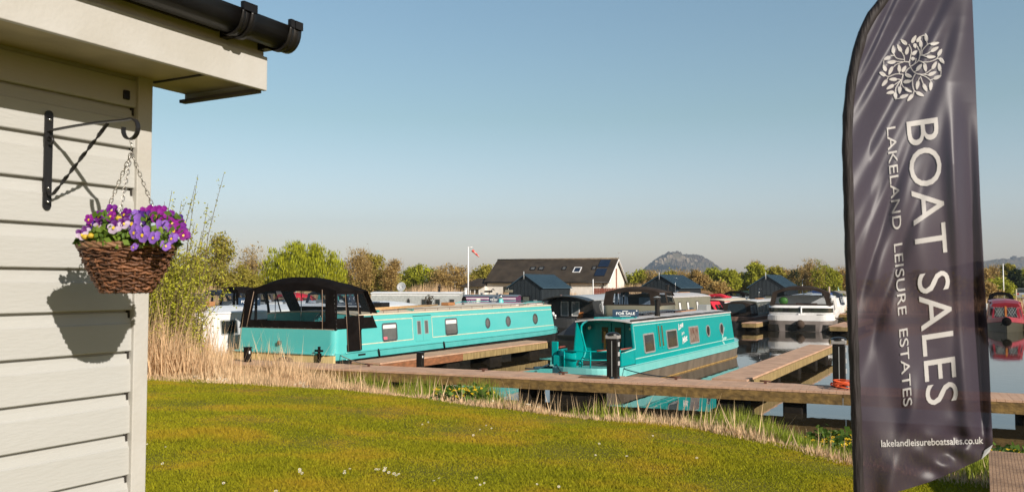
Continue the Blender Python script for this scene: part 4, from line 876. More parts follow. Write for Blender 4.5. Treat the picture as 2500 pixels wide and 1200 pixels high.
# ------------------------------------------------------------------ dark cabins
def cabin_shed(loc, label, L=4.6, W=2.6, ze=2.0, zr=2.85):
    t = empty('dark_cabin', loc, R(90 - FA), label, 'cabin', 'dark boarded cabins on the far jetty')
    w_ = MB(); w_.M = Matrix()
    w_.prism([(0, -W / 2, 0), (0, W / 2, 0), (0, W / 2, ze), (0, 0, zr), (0, -W / 2, ze)], (L, 0, 0)); wo_ = w_.build('wall', darkclad, t)
    k = MB(); q = -W / 2 + .15
    while q < W / 2: 
        zt_ = ze + (zr - ze) * (1 - abs(q) / (W / 2)); k.b2((-.022, q - .012, .02), (.004, q + .012, zt_ - .05)); q += .29
    q = .2
    while q < L: k.b2((q - .012, -W / 2 - .022, .02), (q + .012, -W / 2 + .004, ze - .05)); q += .22
    k.build('batten', darkclad, t)
    r = MB()
    for sd in (-1, 1):
        y0, y1 = sd * (W / 2 + .14), 0; za, zb_ = ze - .09 + .04, zr + .04
        r.add([(-.12, y0, za), (L + .12, y0, za), (L + .12, 0, zb_), (-.12, 0, zb_), (-.12, y0, za + .05), (L + .12, y0, za + .05), (L + .12, 0, zb_ + .05), (-.12, 0, zb_ + .05)], [(0, 1, 2, 3), (4, 7, 6, 5), (0, 4, 5, 1), (1, 5, 6, 2), (3, 7, 4, 0)])
        q = -.06
        while q < L + .1:
            r.add([(q, y0, za + .05), (q + .03, y0, za + .05), (q + .03, 0, zb_ + .05), (q, 0, zb_ + .05), (q, y0, za + .09), (q + .03, y0, za + .09), (q + .03, 0, zb_ + .09), (q, 0, zb_ + .09)], [(4, 5, 6, 7), (0, 4, 7, 3), (1, 2, 6, 5), (0, 1, 5, 4)]); q += .21
    r.build('roof', shedroof, t)
    k = MB(); k.M = frameM((-.03, -.1, 1.0), (0, -1, 0), (0, 0, 1)); k.ring(rr(.62, .9, .02), rr(.5, .78, .02), .02); o = k.build('window', blackpl, t); k = MB(); k.M = frameM((-.03, -.1, 1.0), (0, -1, 0), (0, 0, 1)); k.quad((-.25, -.39, .006), (.25, -.39, .006), (.25, .39, .006), (-.25, .39, .006)); k.build('pane', mat('pale_sage_glass', (.13, .14, .11), .1), o, recalc=False)
    k = MB(); k.b2((-.05, -.95, .95), (-.02, -.68, 1.15)); k.build('notice', lgrey, t); k = MB(); k.b2((2.9, -W / 2 - .05, .5), (3.15, -W / 2 - .02, 1.5)); k.build('side_hatch', mat('red_grey', (.2, .13, .12), .6), t)
    k = MB(); k.tube([(-.1, .05, zr - .25), (-.1, .05, zr + .28)], .03, 6); k.build('vent_pipe', lgrey, t)
    return t
cabin_shed(Vector((PX(1282, 60), 60, .5)), 'dark boarded cabin with blue roof nearest the clubhouse')
cabin_shed(Vector((PX(1612, 63), 63, .5)), 'dark boarded cabin behind the sage boat, right of the clubhouse gable', L=5.4, W=2.9)
cabin_shed(Vector((PX(1872, 63), 63, .5)), 'dark boarded cabin behind the windscreen cruiser, nearest the flag', L=5.0)
# ------------------------------------------------------------------ clubhouse
CT = R(-21); c0 = Vector((PX(1484, 92), 92, 0)); gz = H(c0.x, c0.y + 4)
t = empty('clubhouse', (c0.x, c0.y, gz - .05), CT * -1 * -1, 'long white clubhouse with brown slate roof, skylights and white gable', 'building')
t.rotation_euler = (0, 0, R(-21) * -1 * -1)
# local: x along length (to the right +), gable at x=0 faces +x; front wall at y=0 facing -y; depth 8
Lc, Wc, ze_, zr_ = 14.0, 7.4, 2.62, 4.95
k = MB(); k.b2((-Lc, 0, -.5), (0, Wc, ze_)); k.prism([(0, 0, ze_), (0, Wc, ze_), (0, Wc / 2, zr_ - .1)], (-Lc, 0, 0)); k.build('wall', whitewall, t)
r = MB()
for sd in (0, 1):
    y0 = -.35 if sd == 0 else Wc + .35; za = ze_ - .18
    r.add([(-Lc - .2, y0, za), (.25, y0, za), (.25, Wc / 2, zr_), (-Lc - .2, Wc / 2, zr_), (-Lc - .2, y0, za + .14), (.25, y0, za + .14), (.25, Wc / 2, zr_ + .14), (-Lc - .2, Wc / 2, zr_ + .14)], [(0, 1, 2, 3), (4, 7, 6, 5), (0, 4, 5, 1), (1, 5, 6, 2), (3, 7, 4, 0)])
r.build('roof', slate, t)
k = MB(); k.tube([(-Lc - .2, Wc / 2, zr_ + .16), (.25, Wc / 2, zr_ + .16)], .1, 6); k.build('ridge_tiles', mat('lichen_ridge', (.22, .17, .11), .9, c2=(.12, .09, .06), scale=4, stretch=(1, 1, 1)), t)
k = MB(); k.tube([(.27, -.4, ze_ - .18), (.27, Wc / 2, zr_ + .05), (.27, Wc + .4, ze_ - .18)], .09, 4); k.build('bargeboard', whiteb, t)
k = MB(); k.tube([(-Lc, -.42, ze_ - .16), (.2, -.42, ze_ - .16)], .07, 6); k.tube([(-.5, -.1, 0), (-.5, -.1, ze_ - .2)], .05, 6); k.tube([(-4.2, -.1, 0), (-4.2, -.1, ze_ - .2)], .05, 6); k.build('gutter', blackpl, t)
RM = lambda x, f: frameM((x, -.35 + (Wc / 2 + .35) * f, ze_ - .04 + (zr_ + .18 - ze_) * f), (1, 0, 0), (0, Wc / 2 + .35, zr_ - ze_ + .18))
for x, f, w_, h_, wm in ((-9.2, .58, .62, .72, 0), (-8.2, .58, .62, .72, 0), (-5.5, .58, .5, .72, 0), (-3.9, .50, .85, 1.1, 1), (-1.7 - .35, .58, .5, .72, 0)):
    k = MB(); k.M = RM(x, f); k.ring(rr(w_, h_, .02), rr(w_ - .16, h_ - .18, .02), .07); o = k.build('skylight', whiteb if wm else blackpl, t); k = MB(); k.M = RM(x, f); k.quad((-w_ / 2 + .06, -h_ / 2 + .06, .03), (w_ / 2 - .06, -h_ / 2 + .06, .03), (w_ / 2 - .06, h_ / 2 - .06, .03), (-w_ / 2 + .06, h_ / 2 - .06, .03)); k.build('pane', glassgr if not wm else solar, o, recalc=False)
for f in (.38, .78): k = MB(); k.M = RM(-1.1, f); k.box((0, 0, .05), (1.15, 1.5, .05)); k.build('solar_panel', solar, t)
k = MB(); k.b2((.02, Wc / 2 - .25, 1.9), (.05, Wc / 2 + .15, 4.0)); k.build('gable_door', brick, t); k = MB(); k.prism([(.02, Wc / 2 - .1, 1.9), (.02, Wc / 2 + 1.6, .2), (.02, Wc / 2 + 1.2, .2), (.02, Wc / 2 - .4, 1.8)], (.7, 0, 0)); k.build('outside_stair', greyroof, t)
for x in (-5.0, -4.3 + .1): k = MB(); k.M = frameM((x - 1.6, 0, 1.75), (1, 0, 0), (0, 0, 1)); k.ring(rr(.55, .34, .1), rr(.45, .26, .08), .03); o = k.build('window', whiteb, t); k = MB(); k.M = frameM((x - 1.6, 0, 1.75), (1, 0, 0), (0, 0, 1)); k.quad((-.22, -.12, .008), (.22, -.12, .008), (.22, .12, .008), (-.22, .12, .008)); k.build('pane', glassdk, o, recalc=False)
k = MB(); k.b2((-7.4, -.04, 1.33), (-5.3, -.01, 1.45)); k.b2((-7.3, -.03, .5), (-4.6, -.01, .85)); k.build('brick_course', brick, t)
for qa, qb, qz in ((-12.0, -11.4, .3), (-8.3, -7.6, 0)): k = MB(); k.b2((qa, -.03, qz), (qb, -.008, 2.0)); k.build('doorway', glassdk, t)
k = MB(); k.tube([(-13.4, -.1, 1.6), (-13.1, -.35, 1.75), (-12.9, -.5, 1.6)], .05, 5); k.build('wall_lamp', blackpl, t)
# left wing with hipped roof
k = MB(); k.b2((-Lc - 2.6, -.6, -.5), (-Lc - .02, 3.4, 2.05)); k.build('wing_wall', whitewall, t)
k = MB(); k.add([(-Lc - 3.0, -1.1, 2.0), (-Lc - .03, -1.1, 2.0), (-Lc - .03, 3.8, 2.0), (-Lc - 3.0, 3.8, 2.0), (-Lc - 1.7, 1.3, 2.95), (-Lc - .03, 1.3, 2.95)], [(0, 1, 5, 4), (3, 4, 5, 2), (0, 4, 3), (0, 3, 2, 1), (1, 2, 5)]); k.build('wing_roof', slate, t)
for x in (-16.05, -15.5, -14.95):
    k = MB(); k.M = frameM((x + .0, -.6, 1.0), (1, 0, 0), (0, 0, 1)); k.ring(rr(.52, 1.5, .01), rr(.42, 1.4, .01), .03); o = k.build('window', whiteb, t); k = MB(); k.M = frameM((x, -.6, 1.0), (1, 0, 0), (0, 0, 1)); k.quad((-.21, -.7, .01), (.21, -.7, .01), (.21, .7, .01), (-.21, .7, .01)); k.build('pane', glassdk, o, recalc=False)
k = MB(); k.tube([(.3, Wc / 2, zr_ + .1), (.3, Wc / 2, zr_ + .8)], .03, 5); k.box((.3, Wc / 2, zr_ + .8), (.3, .03, .12)); k.build('finial', lgrey, t)
def simple(name, label, cat, m, fn, group=None, loc=(0, 0, 0), rz=0):
    k = MB(); fn(k); o = k.build(name, m); o.location = loc; o.rotation_euler = (0, 0, rz); tag(o, label, cat, group); return o
z_ = lambda x, y: H(x, y)
X0 = PX(1512, 78)
simple('fence', 'red brown board fence beside the clubhouse gable', 'fence', redfence, lambda k: [k.b2((q * .16, 0, 0), (q * .16 + .15, .03, 1.55 + .02 * math.sin(q * 3))) for q in range(16)] + [k.b2((0, .03, .3), (2.5, .07, .4)), k.b2((0, .03, 1.2), (2.5, .07, 1.3))], loc=(PX(1447, 80), 80, .85), rz=R(-8))
simple('brick_wall', 'low orange brick wall in front of the clubhouse', 'wall', brick, lambda k: [k.b2((0, 0, 0), (3.2, .22, .75)), k.b2((-.02, -.02, .75), (3.22, .24, .82))], loc=(PX(1396, 82), 82, .85), rz=R(-14))
simple('brick_wall', 'low orange brick wall beside the left wing of the clubhouse', 'wall', brick, lambda k: [k.b2((0, 0, 0), (2.6, .22, .7)), k.b2((-.02, -.02, .7), (2.62, .24, .77))], loc=(PX(1190, 84), 84, .85), rz=R(-14))
simple('flagpole', 'thin white pole between the low brick wall and the red brown fence', 'pole', whitep, lambda k: k.tube([(0, 0, 0), (0, 0, 2.7)], .05, 6), loc=(PX(1448, 76), 76, .5))
# windsock
t = empty('windsock_mast', (PX(1143, 78), 78, .5), 0, 'tall white mast with a red and white windsock', 'windsock')
k = MB(); k.tube([(0, 0, 0), (0, 0, 5.65)], [.075, .05], 8); k.tube([(0, 0, 5.62), (.38, 0, 5.62)], .03, 6); k.build('mast', whiteb, t)
for q in range(4):
    k = MB(); a = Vector((.36, 0, 5.34)); d = Vector((.16, .0, -.155)); k.tube([a + d * q, a + d * (q + 1)], [.125 - .018 * q, .125 - .018 * (q + 1)], 10, caps=False); k.build('windsock', mat('windsock_red', (.75, .08, .06), .7) if q % 2 == 0 else mat('windsock_pink', (.7, .35, .30), .7), t)
X0 = PX(2449, 105)
simple('flagpole', 'tall bare white flagpole behind the red boat', 'pole', whiteb, lambda k: k.tube([(0, 0, 0), (0, 0, 4.6)], [.07, .05], 6), loc=(PX(2450, 98), 98, .5))
simple('post', 'thin pale post between the flagpole and the parked silver car', 'pole', creamroof, lambda k: k.tube([(0, 0, 0), (0, 0, 1.4)], .05, 6), loc=(PX(2481, 100), 100, .8))
simple('flag', 'small faded green and white flag on the far bank left of the big flag', 'flag', mat('pale_green_flag', (.3, .5, .4), .7), lambda k: [k.tube([(0, 0, 0), (0, 0, 2.2)], .03, 5), k.prism([(0, 0, 2.1), (.45, 0, 1.5), (.4, 0, 1.2), (0, 0, 1.5)], (0, .03, 0))], loc=(PX(2046, 83), 83, .3))
# cars
def car(loc, rz, label, pm):
    t = empty('parked_car', loc, rz, label, 'car', 'cars parked on the far bank')
    k = MB(); prof = [(-2.05, .35), (-2.08, .75), (-1.95, .98), (-1.75, 1.05), (.9, .98), (1.9, .80), (2.1, .55), (2.1, .32)]
    k.loft([[(x, -.84, z) for x, z in prof], [(x, -.88, z * .98) for x, z in prof], [(x, .88, z * .98) for x, z in prof], [(x, .84, z) for x, z in prof]], closed=True); k.build('body', pm, t, bevel=.04)
    top = [(-1.95, .98), (-1.55, 1.42), (-.2, 1.46), (.95, .98)]
    k = MB(); k.loft([[(x, -.80 + (.14 if z > 1.2 else 0), z) for x, z in top], [(x, .80 - (.14 if z > 1.2 else 0), z) for x, z in top]], closed=True); k.build('windows', glassdk, t)
    k = MB(); k.b2((-1.5, -.64, 1.43), (-.25, .64, 1.49)); k.build('roof', pm, t, bevel=.02)
    for x in (-1.3, 1.35):
        for y in (-.82, .82):
            k = MB(); k.M = Matrix.Translation((x, y, .33)) @ Matrix.Rotation(R(90), 4, 'X'); k.lathe([(.33, -.1), (.33, .1)], 16); o = k.build('wheel', blackpl, t); k = MB(); k.M = Matrix.Translation((x, y, .33)) @ Matrix.Rotation(R(90), 4, 'X'); k.lathe([(.2, -.11), (.2, .11)], 12); k.build('rim', chrome, o)
    for y in (-.7, .7): k = MB(); k.b2((-2.1, y - .12, .72), (-2.04, y + .12, .92)); k.build('tail_light', mat('tail_red', (.4, .02, .02), .3), t)
    k = MB(); k.b2((-2.11, -.26, .55), (-2.06, .26, .67)); k.build('number_plate', mat('yellow_plate', (.6, .45, .05), .5), t)
silver = mat('silver_paint', (.45, .47, .5), .3, .4)
zc = H(PX(2486, 112), 112)
car((PX(2487, 108), 108, .78), R(75), 'silver hatchback parked on the far bank at the right edge', silver)
car((PX(2412, 112), 112, .78), R(80), 'white car parked on the far bank close to the right edge of the flag', whiteb)
simple('road', None, None, mat('asphalt_pale', (.22, .2, .18), .9), lambda k: k.add([(0, 0, 0), (60, 8, .1), (60, 12, .3), (10, 5, .15)], [(0, 1, 2, 3)]), loc=(PX(2480, 150), 150, 1.6))['kind'] = 'structure'
# ------------------------------------------------------------------ service pedestals and posts
def pedestal(loc, label):
    t = empty('service_pedestal', loc, jr, label, 'service pedestal', 'black service pedestals on the near jetty')
    k = MB(); k.b2((-.13, -.12, 0), (.13, .12, .93)); k.build('body', blackpl, t, bevel=.025)
    k = MB(); k.prism([(-.15, -.14, .93), (.15, -.14, .93), (.15, .14, .93), (-.15, .14, .93)], (0, 0, .085)); k.build('lamp_band', steelgrey, t, bevel=.01)
    k = MB(); k.lathe([(.17, 1.015), (.16, 1.045), (.10, 1.075), (.02, 1.085)], 16); k.build('cap', blackpl, t)
    for q in (.30, .52, .75): k = MB(); k.b2((.128, -.05, q), (.15, .05, q + .10)); k.build('socket', lgrey, t, bevel=.005)
    k = MB(); k.b2((-.005, -.126, .05), (.012, -.121, .88)); k.build('seam', greyp, t)
    k = MB(); k.lathe([(.17, 0), (.17, .03)], 4); k.build('base_plate', mat('blue_rope', ()), t)
def jpos(px, off=1.05): 
    d = ray(px, 900); # intersect with line Y = 20.78 -.434 X + off
    k = (20.78 + off) / (d.y + .434 * d.x); return Vector((d.x * k, d.y * k, .5))
pedestal(jpos(1497, .75), 'tall black service pedestal in front of the deep turquoise narrowboat')
pedestal(jpos(2049, .95), 'tall black service pedestal beside the left edge of the flag')
def pile(loc, label, h=.5):
    t = empty('mooring_post', loc, jr, label, 'mooring post', 'short black mooring posts'); k = MB(); k.b2((-.085, -.085, -.9), (.085, .085, h)); k.build('post', floatm, t, bevel=.02); k = MB(); k.b2((-.095, -.095, h), (.095, .095, h + .03)); k.build('cap', blackpl, t, bevel=.01)
    k = MB(); k.b2((.086, -.05, h * .6), (.094, .0, h * .8)); k.build('reflector', whitep, t)
pile(jpos(604, .7), 'short black mooring post at the stern of the pale turquoise boat', .40)
pile(PZ(1026, 888, .5) , 'short black mooring post on the side of the first finger pontoon', .30)
def rope(label, a, b_, sag=.12, r_=.014, m=None):
    a, b_ = Vector(a), Vector(b_); k = MB(); k.tube([a.lerp(b_, q / 12) - Vector((0, 0, sag * 4 * (q / 12) * (1 - q / 12))) for q in range(13)], r_, 5); o = k.build('mooring_line', m or mat('blue_rope', ())); tag(o, label, 'rope')
for px_, off_, lb in ((900, .9, 'small dark cleat on the near jetty right of the pale turquoise stern'), (1180, .95, 'small dark cleat in the middle of the near jetty'), (1375, 1.0, 'small dark cleat on the near jetty at the stern of the deep turquoise narrowboat'), (1650, 1.0, 'small dark cleat on the near jetty right of the tall pedestal')):
    simple('mooring_cleat', lb, 'cleat', mat('rust_cleat', (.12, .05, .03), .7), lambda k: [k.b2((-.03, -.02, 0), (.03, .02, .05)), k.tube([(-.12, 0, .06), (.12, 0, .06)], .02, 6)], loc=jpos(px_, off_), rz=jr)
rope('blue mooring line from the deep turquoise stern to the jetty', Bw(B2, -1.5, .7, .62), jpos(1375, 1.0) + Vector((0, 0, .06)), .05)
rope('dark mooring line from the deep turquoise side to the jetty', Bw(B2, -1.0, -.96, .55), jpos(1650, 1.0) + Vector((0, 0, .06)), .05)
rope('pale mooring line from the pale turquoise boat to the jetty', Bw(B1, .15, -1.95, .66), jpos(900, .9) + Vector((0, 0, .06)), .04, m=mat('pale_rope', (.4, .36, .28), .8))
# orange hose
t = empty('hose_coil', jpos(2052, .55) + Vector((0.05, 0, .01)), 0, 'orange hose coiled on the jetty at the foot of the pedestal beside the flag', 'hose')
random.seed(5); k = MB(); pts = []
for q in range(160): a = q * .33; r_ = .16 + .05 * math.sin(q * .13) + random.uniform(-.01, .01); pts.append((r_ * 1.25 * math.cos(a), r_ * math.sin(a), .02 + .07 * abs(math.sin(q * .21)) + .0005 * q))
k.tube(pts, .011, 5); k.build('hose', mat('orange_hose', (.75, .10, .02), .5), t)
simple('timber_block', 'flat brown timber board lying on the jetty left of the tall pedestal', 'board', mat('board_brown', (.16, .09, .045), .8), lambda k: k.b2((-.35, -.1, 0), (.35, .1, .03)), loc=jpos(1450, .55) + Vector((0, 0, .003)), rz=jr)
for px_, off_, lb in ((1868, 1.0, 'small dark cleat on the jetty by the start of the right finger pontoon'), (2003, -3, None)):
    if lb: simple('mooring_cleat', lb, 'cleat', mat('rust_cleat', (.12, .05, .03), .7), lambda k: [k.b2((-.03, -.02, 0), (.03, .02, .05)), k.tube([(-.12, 0, .06), (.12, 0, .06)], .02, 6)], loc=jpos(px_, off_), rz=jr)
# ------------------------------------------------------------------ hills
hillm = mat('hill_woodland', (.19, .13, .09), .95, c2=(.06, .065, .04), scale=.03, amt=1, detail=8, bump=0)
rockm = mat('sandstone_crag', (.44, .35, .27), .9, c2=(.08, .08, .04), scale=.05, amt=1)
def hill(name, prof, Y, dep, label, m, seed, rough=6):
    """prof: list (px, py) skyline at distance Y"""
    pp = [(PX(a, Y), (HZ - b) * Y / F + EYE) for a, b in prof]; rng = np.random.RandomState(seed)
    nx, ny = 220, 60; xx = np.linspace(pp[0][0], pp[-1][0], nx); yy = np.linspace(-dep, dep, ny)
    zt = np.interp(xx, [p[0] for p in pp], [p[1] for p in pp])
    X, Yg = np.meshgrid(xx, yy + Y); prof_ = np.clip(1 - (np.abs(yy) / dep) ** 1.7, 0, 1)
    Z = prof_[:, None] * (zt[None, :] + 1)
    for _ in range(3): Z[1:-1, 1:-1] += 0
    nz_ = rng.rand(ny, nx) * rough * (prof_[:, None] ** .5); nz_ = (nz_ + np.roll(nz_, 1, 1)) / 2
    Z = Z + nz_ * np.clip(Z / 30, 0, 1) - 1
    o = grid_obj(name, X, Yg, Z, m, smooth=False); tag(o, kind='structure'); return o
hill('hill', [(1540, 690), (1565, 668), (1580, 655), (1600, 638), (1620, 627), (1632, 620), (1660, 618), (1664, 625), (1700, 626), (1712, 629), (1730, 639), (1748, 653), (1768, 668), (1800, 680), (1830, 690)], 2900, 170, None, hillm, 1, 11)
hill('hill', [(1780, 690), (1800, 672), (1818, 666), (1840, 672), (1870, 690)], 2500, 120, None, hillm, 2, 4)
hill('hill', [(2180, 690), (2300, 660), (2380, 642), (2420, 638), (2440, 634), (2465, 635), (2480, 632), (2500, 629), (2600, 622), (2800, 650), (2900, 690)], 2600, 200, None, hillm, 3, 6)
hill('hill', [(-600, 690), (-200, 684), (600, 685), (1200, 684), (2000, 684), (3200, 688)], 1500, 100, None, hillm, 4, 5)
# crag on the first hill and ruins
random.seed(11)
t = empty('rock_crag', (PX(1655, 2760), 2760, 0), 0, 'pale rocky crag on top of the steep hill', 'crag')
k = MB()
for q in range(70):
    px_ = random.gauss(1648, 20); py_ = 636 - 13 * math.exp(-((px_ - 1648) / 24) ** 2) + random.uniform(-3, 9)
    p = PY(px_, py_, 2752) - t.location; s_ = random.uniform(5, 12); k.box(p, (s_, 10, s_ * random.uniform(.5, 1.1)), Matrix.Rotation(random.uniform(-.3, .3), 3, 'Y') @ Matrix.Rotation(random.uniform(-.5, .5), 3, 'Z'))
k.build('rock_face', rockm, t)
stone = mat('castle_stone', (.13, .10, .085), .9)
t = empty('castle_ruin', (PX(1655, 2880), 2880, (HZ - 624) * 2880 / F), 0, 'small castle ruin on the summit of the steep hill', 'castle'); k = MB()
for a, w_, h_ in ((-14, 10, 7), (-4, 6, 9), (6, 14, 5), (8, 4, 12)): k.b2((a, -4, -8), (a + w_, 4, h_ - 4))
k.build('wall', rockm, t)
t = empty('castle_tower', (PX(2477, 2600), 2600, (HZ - 640) * 2600 / F), 0, 'dark square castle tower on the wooded ridge at right', 'castle'); k = MB(); k.b2((-7, -7, -10), (4, 7, 19)); k.b2((4, -6, -10), (7.5, 6, 16))
for q in (-7, -2.5, 2): k.b2((q, -7, 19), (q + 2.5, -4, 22))
k.build('wall', mat('tower_stone', (.06, .055, .055), .9), t)
# ------------------------------------------------------------------ haze (even air round the whole scene)
hz = MB(); hz.b2((-3400, -60, -2.5), (3400, 3300, 240)); ho = hz.build('haze', None); tag(ho, kind='stuff'); ho['label'] = 'thin blue air haze over the distance'
ho.data.materials.clear(); hm = bpy.data.materials.new('haze'); hm.use_nodes = True; hn = hm.node_tree.nodes; hl = hm.node_tree.links; hn.clear()
pv = hn.new('ShaderNodeVolumePrincipled'); pv.inputs['Color'].default_value = (.66, .78, .92, 1); pv.inputs['Density'].default_value = .00022; pv.inputs['Anisotropy'].default_value = .2
om = hn.new('ShaderNodeOutputMaterial'); hl.new(pv.outputs[0], om.inputs['Volume']); ho.data.materials.append(hm)
ho.display_type = 'BOUNDS'
# ------------------------------------------------------------------ vegetation helpers
def leafmat(name, c, c2, island=.35, trans=.35, rough=.6): return mat(name, c, rough, c2=c2, scale=.7, amt=.9, island=island, trans=trans, spec=.3)
leaf_willow = leafmat('willow_leaf', (.42, .41, .012), (.27, .31, .012), island=.5); leaf_olive = leafmat('olive_leaf', (.33, .30, .035), (.40, .33, .05))
leaf_green = leafmat('green_leaf', (.31, .34, .02), (.42, .40, .035)); leaf_brown = leafmat('brown_bud', (.50, .34, .11), (.36, .25, .09)); leaf_dark = leafmat('evergreen_leaf', (.03, .05, .014), (.045, .06, .02))
leaf_straw = leafmat('straw_reed', (.85, .62, .38), (.60, .40, .22), island=.35, trans=.3)
leaf_grass = leafmat('green_reed', (.20, .26, .02), (.36, .38, .05), island=.45)
def rnd(seed): return np.random.RandomState(seed)
def leaf_quads(c, size, r, asp=.5, up=0.0):
    n = len(c); d = r.normal(size=(n, 3)); d[:, 2] += up; d /= np.linalg.norm(d, axis=1)[:, None]
    e = np.cross(d, r.normal(size=(n, 3))); e /= np.linalg.norm(e, axis=1)[:, None]
    s_ = (size * r.uniform(.6, 1.3, n))[:, None]
    return np.stack([c - d * s_, c + e * s_ * asp, c + d * s_, c - e * s_ * asp], 1)
def blades(p, h, w_, r, lean=.15):
    """thin upright triangles with a slight lean: (n,3,3)"""
    n = len(p); a = r.uniform(0, 2 * np.pi, n); t = np.stack([np.cos(a), np.sin(a), np.zeros(n)], 1)
    l = r.normal(size=(n, 3)) * lean; l[:, 2] = 1; tip = p + l * h[:, None]; ww = (w_ * .5) * np.ones(n)
    return np.stack([p - t * ww[:, None], p + t * ww[:, None], tip], 1)
def tree(name, px_, pyt, Y, wpx, kind, label, seed, cat='tree', group=None, ntr=1, dens=1.0, base=None, trunkm=None):
    r = rnd(seed); X = PX(px_, Y); z0 = H(X, Y) - .05 if base is None else base
    top = EYE + (HZ - pyt) * Y / F; h = top - z0; wd = wpx * Y / F / 2
    t = empty(name, (X, Y, z0), 0, label, cat, group)
    k = MB(); tips = []
    nb = {'willow': 14, 'bush': 12, 'bare': 16, 'thin': 9, 'dark': 10}.get(kind, 12)
    for q in range(ntr):
        bx = 0 if ntr == 1 else r.uniform(-.5, .5) * wd
        hh = h * r.uniform(.75, .95) if kind != 'bush' else h * .6
        tr = max(.05, h * .018) if kind != 'thin' else .05
        pts = [Vector((bx, 0, 0))]
        for s_ in range(1, 6): pts.append(Vector((bx + r.normal() * .03 * h * s_ / 5, r.normal() * .03 * h, hh * s_ / 5)))
        k.tube(pts, [tr * (1 - .16 * i) for i in range(6)], 6)
        for b_ in range(max(3, nb // ntr)):
            f = r.uniform(.15 if kind == 'bush' else .3, .95); p0 = Vector(pts[0]).lerp(pts[-1], f) if True else 0
            a = r.uniform(0, 2 * math.pi); ln = wd * (1.0 if kind != 'thin' else .8) * r.uniform(.6, 1.0) * (1.1 - .6 * f)
            rise = ln * r.uniform(.2, 1.0) if kind != 'willow' else ln * .4
            p3 = p0 + Vector((math.cos(a) * ln, math.sin(a) * ln, rise)); p3.z = min(p3.z, h * .97); mid = p0.lerp(p3, .5) + Vector((0, 0, ln * .12))
            k.tube([p0, mid, p3], [tr * .5, tr * .3, tr * .1], 5); tips += [p3, mid, p0.lerp(p3, .75)]
    k.build('trunk', trunkm or bark, t)
    # crown clusters
    nc = int({'willow': 190, 'bush': 90, 'bare': 70, 'thin': 60, 'dark': 90, 'round': 90}.get(kind, 90) * dens)
    C = []
    for i in range(nc):
        if i < len(tips): C.append(np.array(tips[i]) + r.normal(size=3) * .08 * wd)
        else:
            while True:
                v = r.uniform(-1, 1, 3)
                q = v[0] ** 2 + v[1] ** 2 + v[2] ** 2
                if q < 1 and q > .25: break
            zl = {'willow': .50, 'bush': .52, 'thin': .55, 'bare': .55}.get(kind, .55); zh = 1 - zl
            C.append(np.array([v[0] * wd, v[1] * wd * .9, h * (zl + v[2] * zh * .96)]))
    C = np.array(C); C[:, 2] = np.clip(C[:, 2], .15, h * .99)
    if kind in ('thin',): C[:, 0] *= .5 + .5 * (1 - C[:, 2] / h); C[:, 1] *= .5
    per = int({'willow': 80, 'bush': 55, 'bare': 34, 'thin': 26, 'dark': 70}.get(kind, 60))
    idx = np.repeat(np.arange(len(C)), per); rad = (.10 if kind in ('round', 'bush', 'dark') else .13) * wd + .10
    P = C[idx] + r.normal(size=(len(idx), 3)) * rad * np.array([1, 1, .8])
    size = {'willow': .13, 'bare': .10, 'thin': .11, 'dark': .13}.get(kind, .13) * (Y / 85) ** .6
    if kind == 'willow':
        P = C[idx] + r.normal(size=(len(idx), 3)) * [.28, .28, .12]; hang = r.uniform(0, 1, len(idx)) ** 1.3; P[:, 2] -= hang * (1.3 + .9 * np.sin(idx * 1.7)); P = P[P[:, 2] > .1]
        q = leaf_quads(P, size * np.ones(len(P)), r, .35); v = q[:, 2] - q[:, 0]
        q = np.stack([P + [0, 0, size * 1.4], q[:, 1], P - [0, 0, size * 1.6], q[:, 3]], 1)
    else: P = P[P[:, 2] > .05]; q = leaf_quads(P, size * np.ones(len(P)), r, .55, up=.3)
    m = {'willow': leaf_willow, 'dark': leaf_dark, 'bare': leaf_brown}.get(kind, None)
    return t, q, r, (wd, h)
def twigs(t, m, wd, h, n, r, Y):
    P = r.normal(size=(n, 3)) * [wd * .42, wd * .42, h * .2] + [0, 0, h * .6]; P[:, 2] = np.clip(P[:, 2], .1, h * .9)
    hh = r.uniform(.3, .8, n) * (h / 5); return blades(P, hh, .03 * Y / 85, r, .45)
def mktree(*a, lm=None, twig=0, **k):
    t, q, r, (wd, h) = tree(*a, **k); Y = t.location.y
    fast_mesh('crown', q, 4, lm, t)
    if twig: fast_mesh('twigs', twigs(t, leaf_brown if twig > 0 else bark, wd, h, abs(twig), r, Y), 3, leaf_brown, t)
    return t
# left bank trees
mktree('tree', 530, 574, 84, 100, 'round', 'olive green open-crowned tree left of the bright willow', 1, lm=leaf_olive, twig=500, dens=.8)
mktree('willow_tree', 738, 586, 86, 205, 'willow', 'broad bright yellow-green willow behind the black canopy', 2, lm=leaf_willow, dens=2.0)
mktree('tree', 612, 600, 92, 80, 'bare', 'brownish bare tree just left of the bright willow', 3, lm=leaf_brown, twig=900)
mktree('tree', 585, 640, 82, 110, 'bush', 'low olive bush between the open-crowned tree and the bright willow', 4, lm=leaf_olive, twig=400)
mktree('tree', 470, 612, 80, 70, 'round', 'dull green tree just right of the hanging basket', 5, lm=leaf_olive, twig=300)
mktree('tree', 878, 604, 92, 70, 'bare', 'tall brown budding tree right of the bright willow', 6, lm=leaf_brown, twig=1200, dens=1.3)
mktree('tree', 912, 618, 94, 60, 'round', 'olive tree beside the tall brown budding tree', 7, lm=leaf_olive, twig=500)
mktree('tree', 955, 632, 92, 50, 'bare', 'narrow brown tree left of the low bushes', 8, lm=leaf_brown, twig=600)
mktree('tree', 842, 636, 96, 40, 'bare', 'thin reddish bare tree against the right side of the willow', 9, lm=leaf_brown, twig=500)
mktree('bush', 1010, 648, 108, 60, 'round', 'green bush in the reed bed, leftmost of the three', 10, lm=leaf_green, cat='bush')
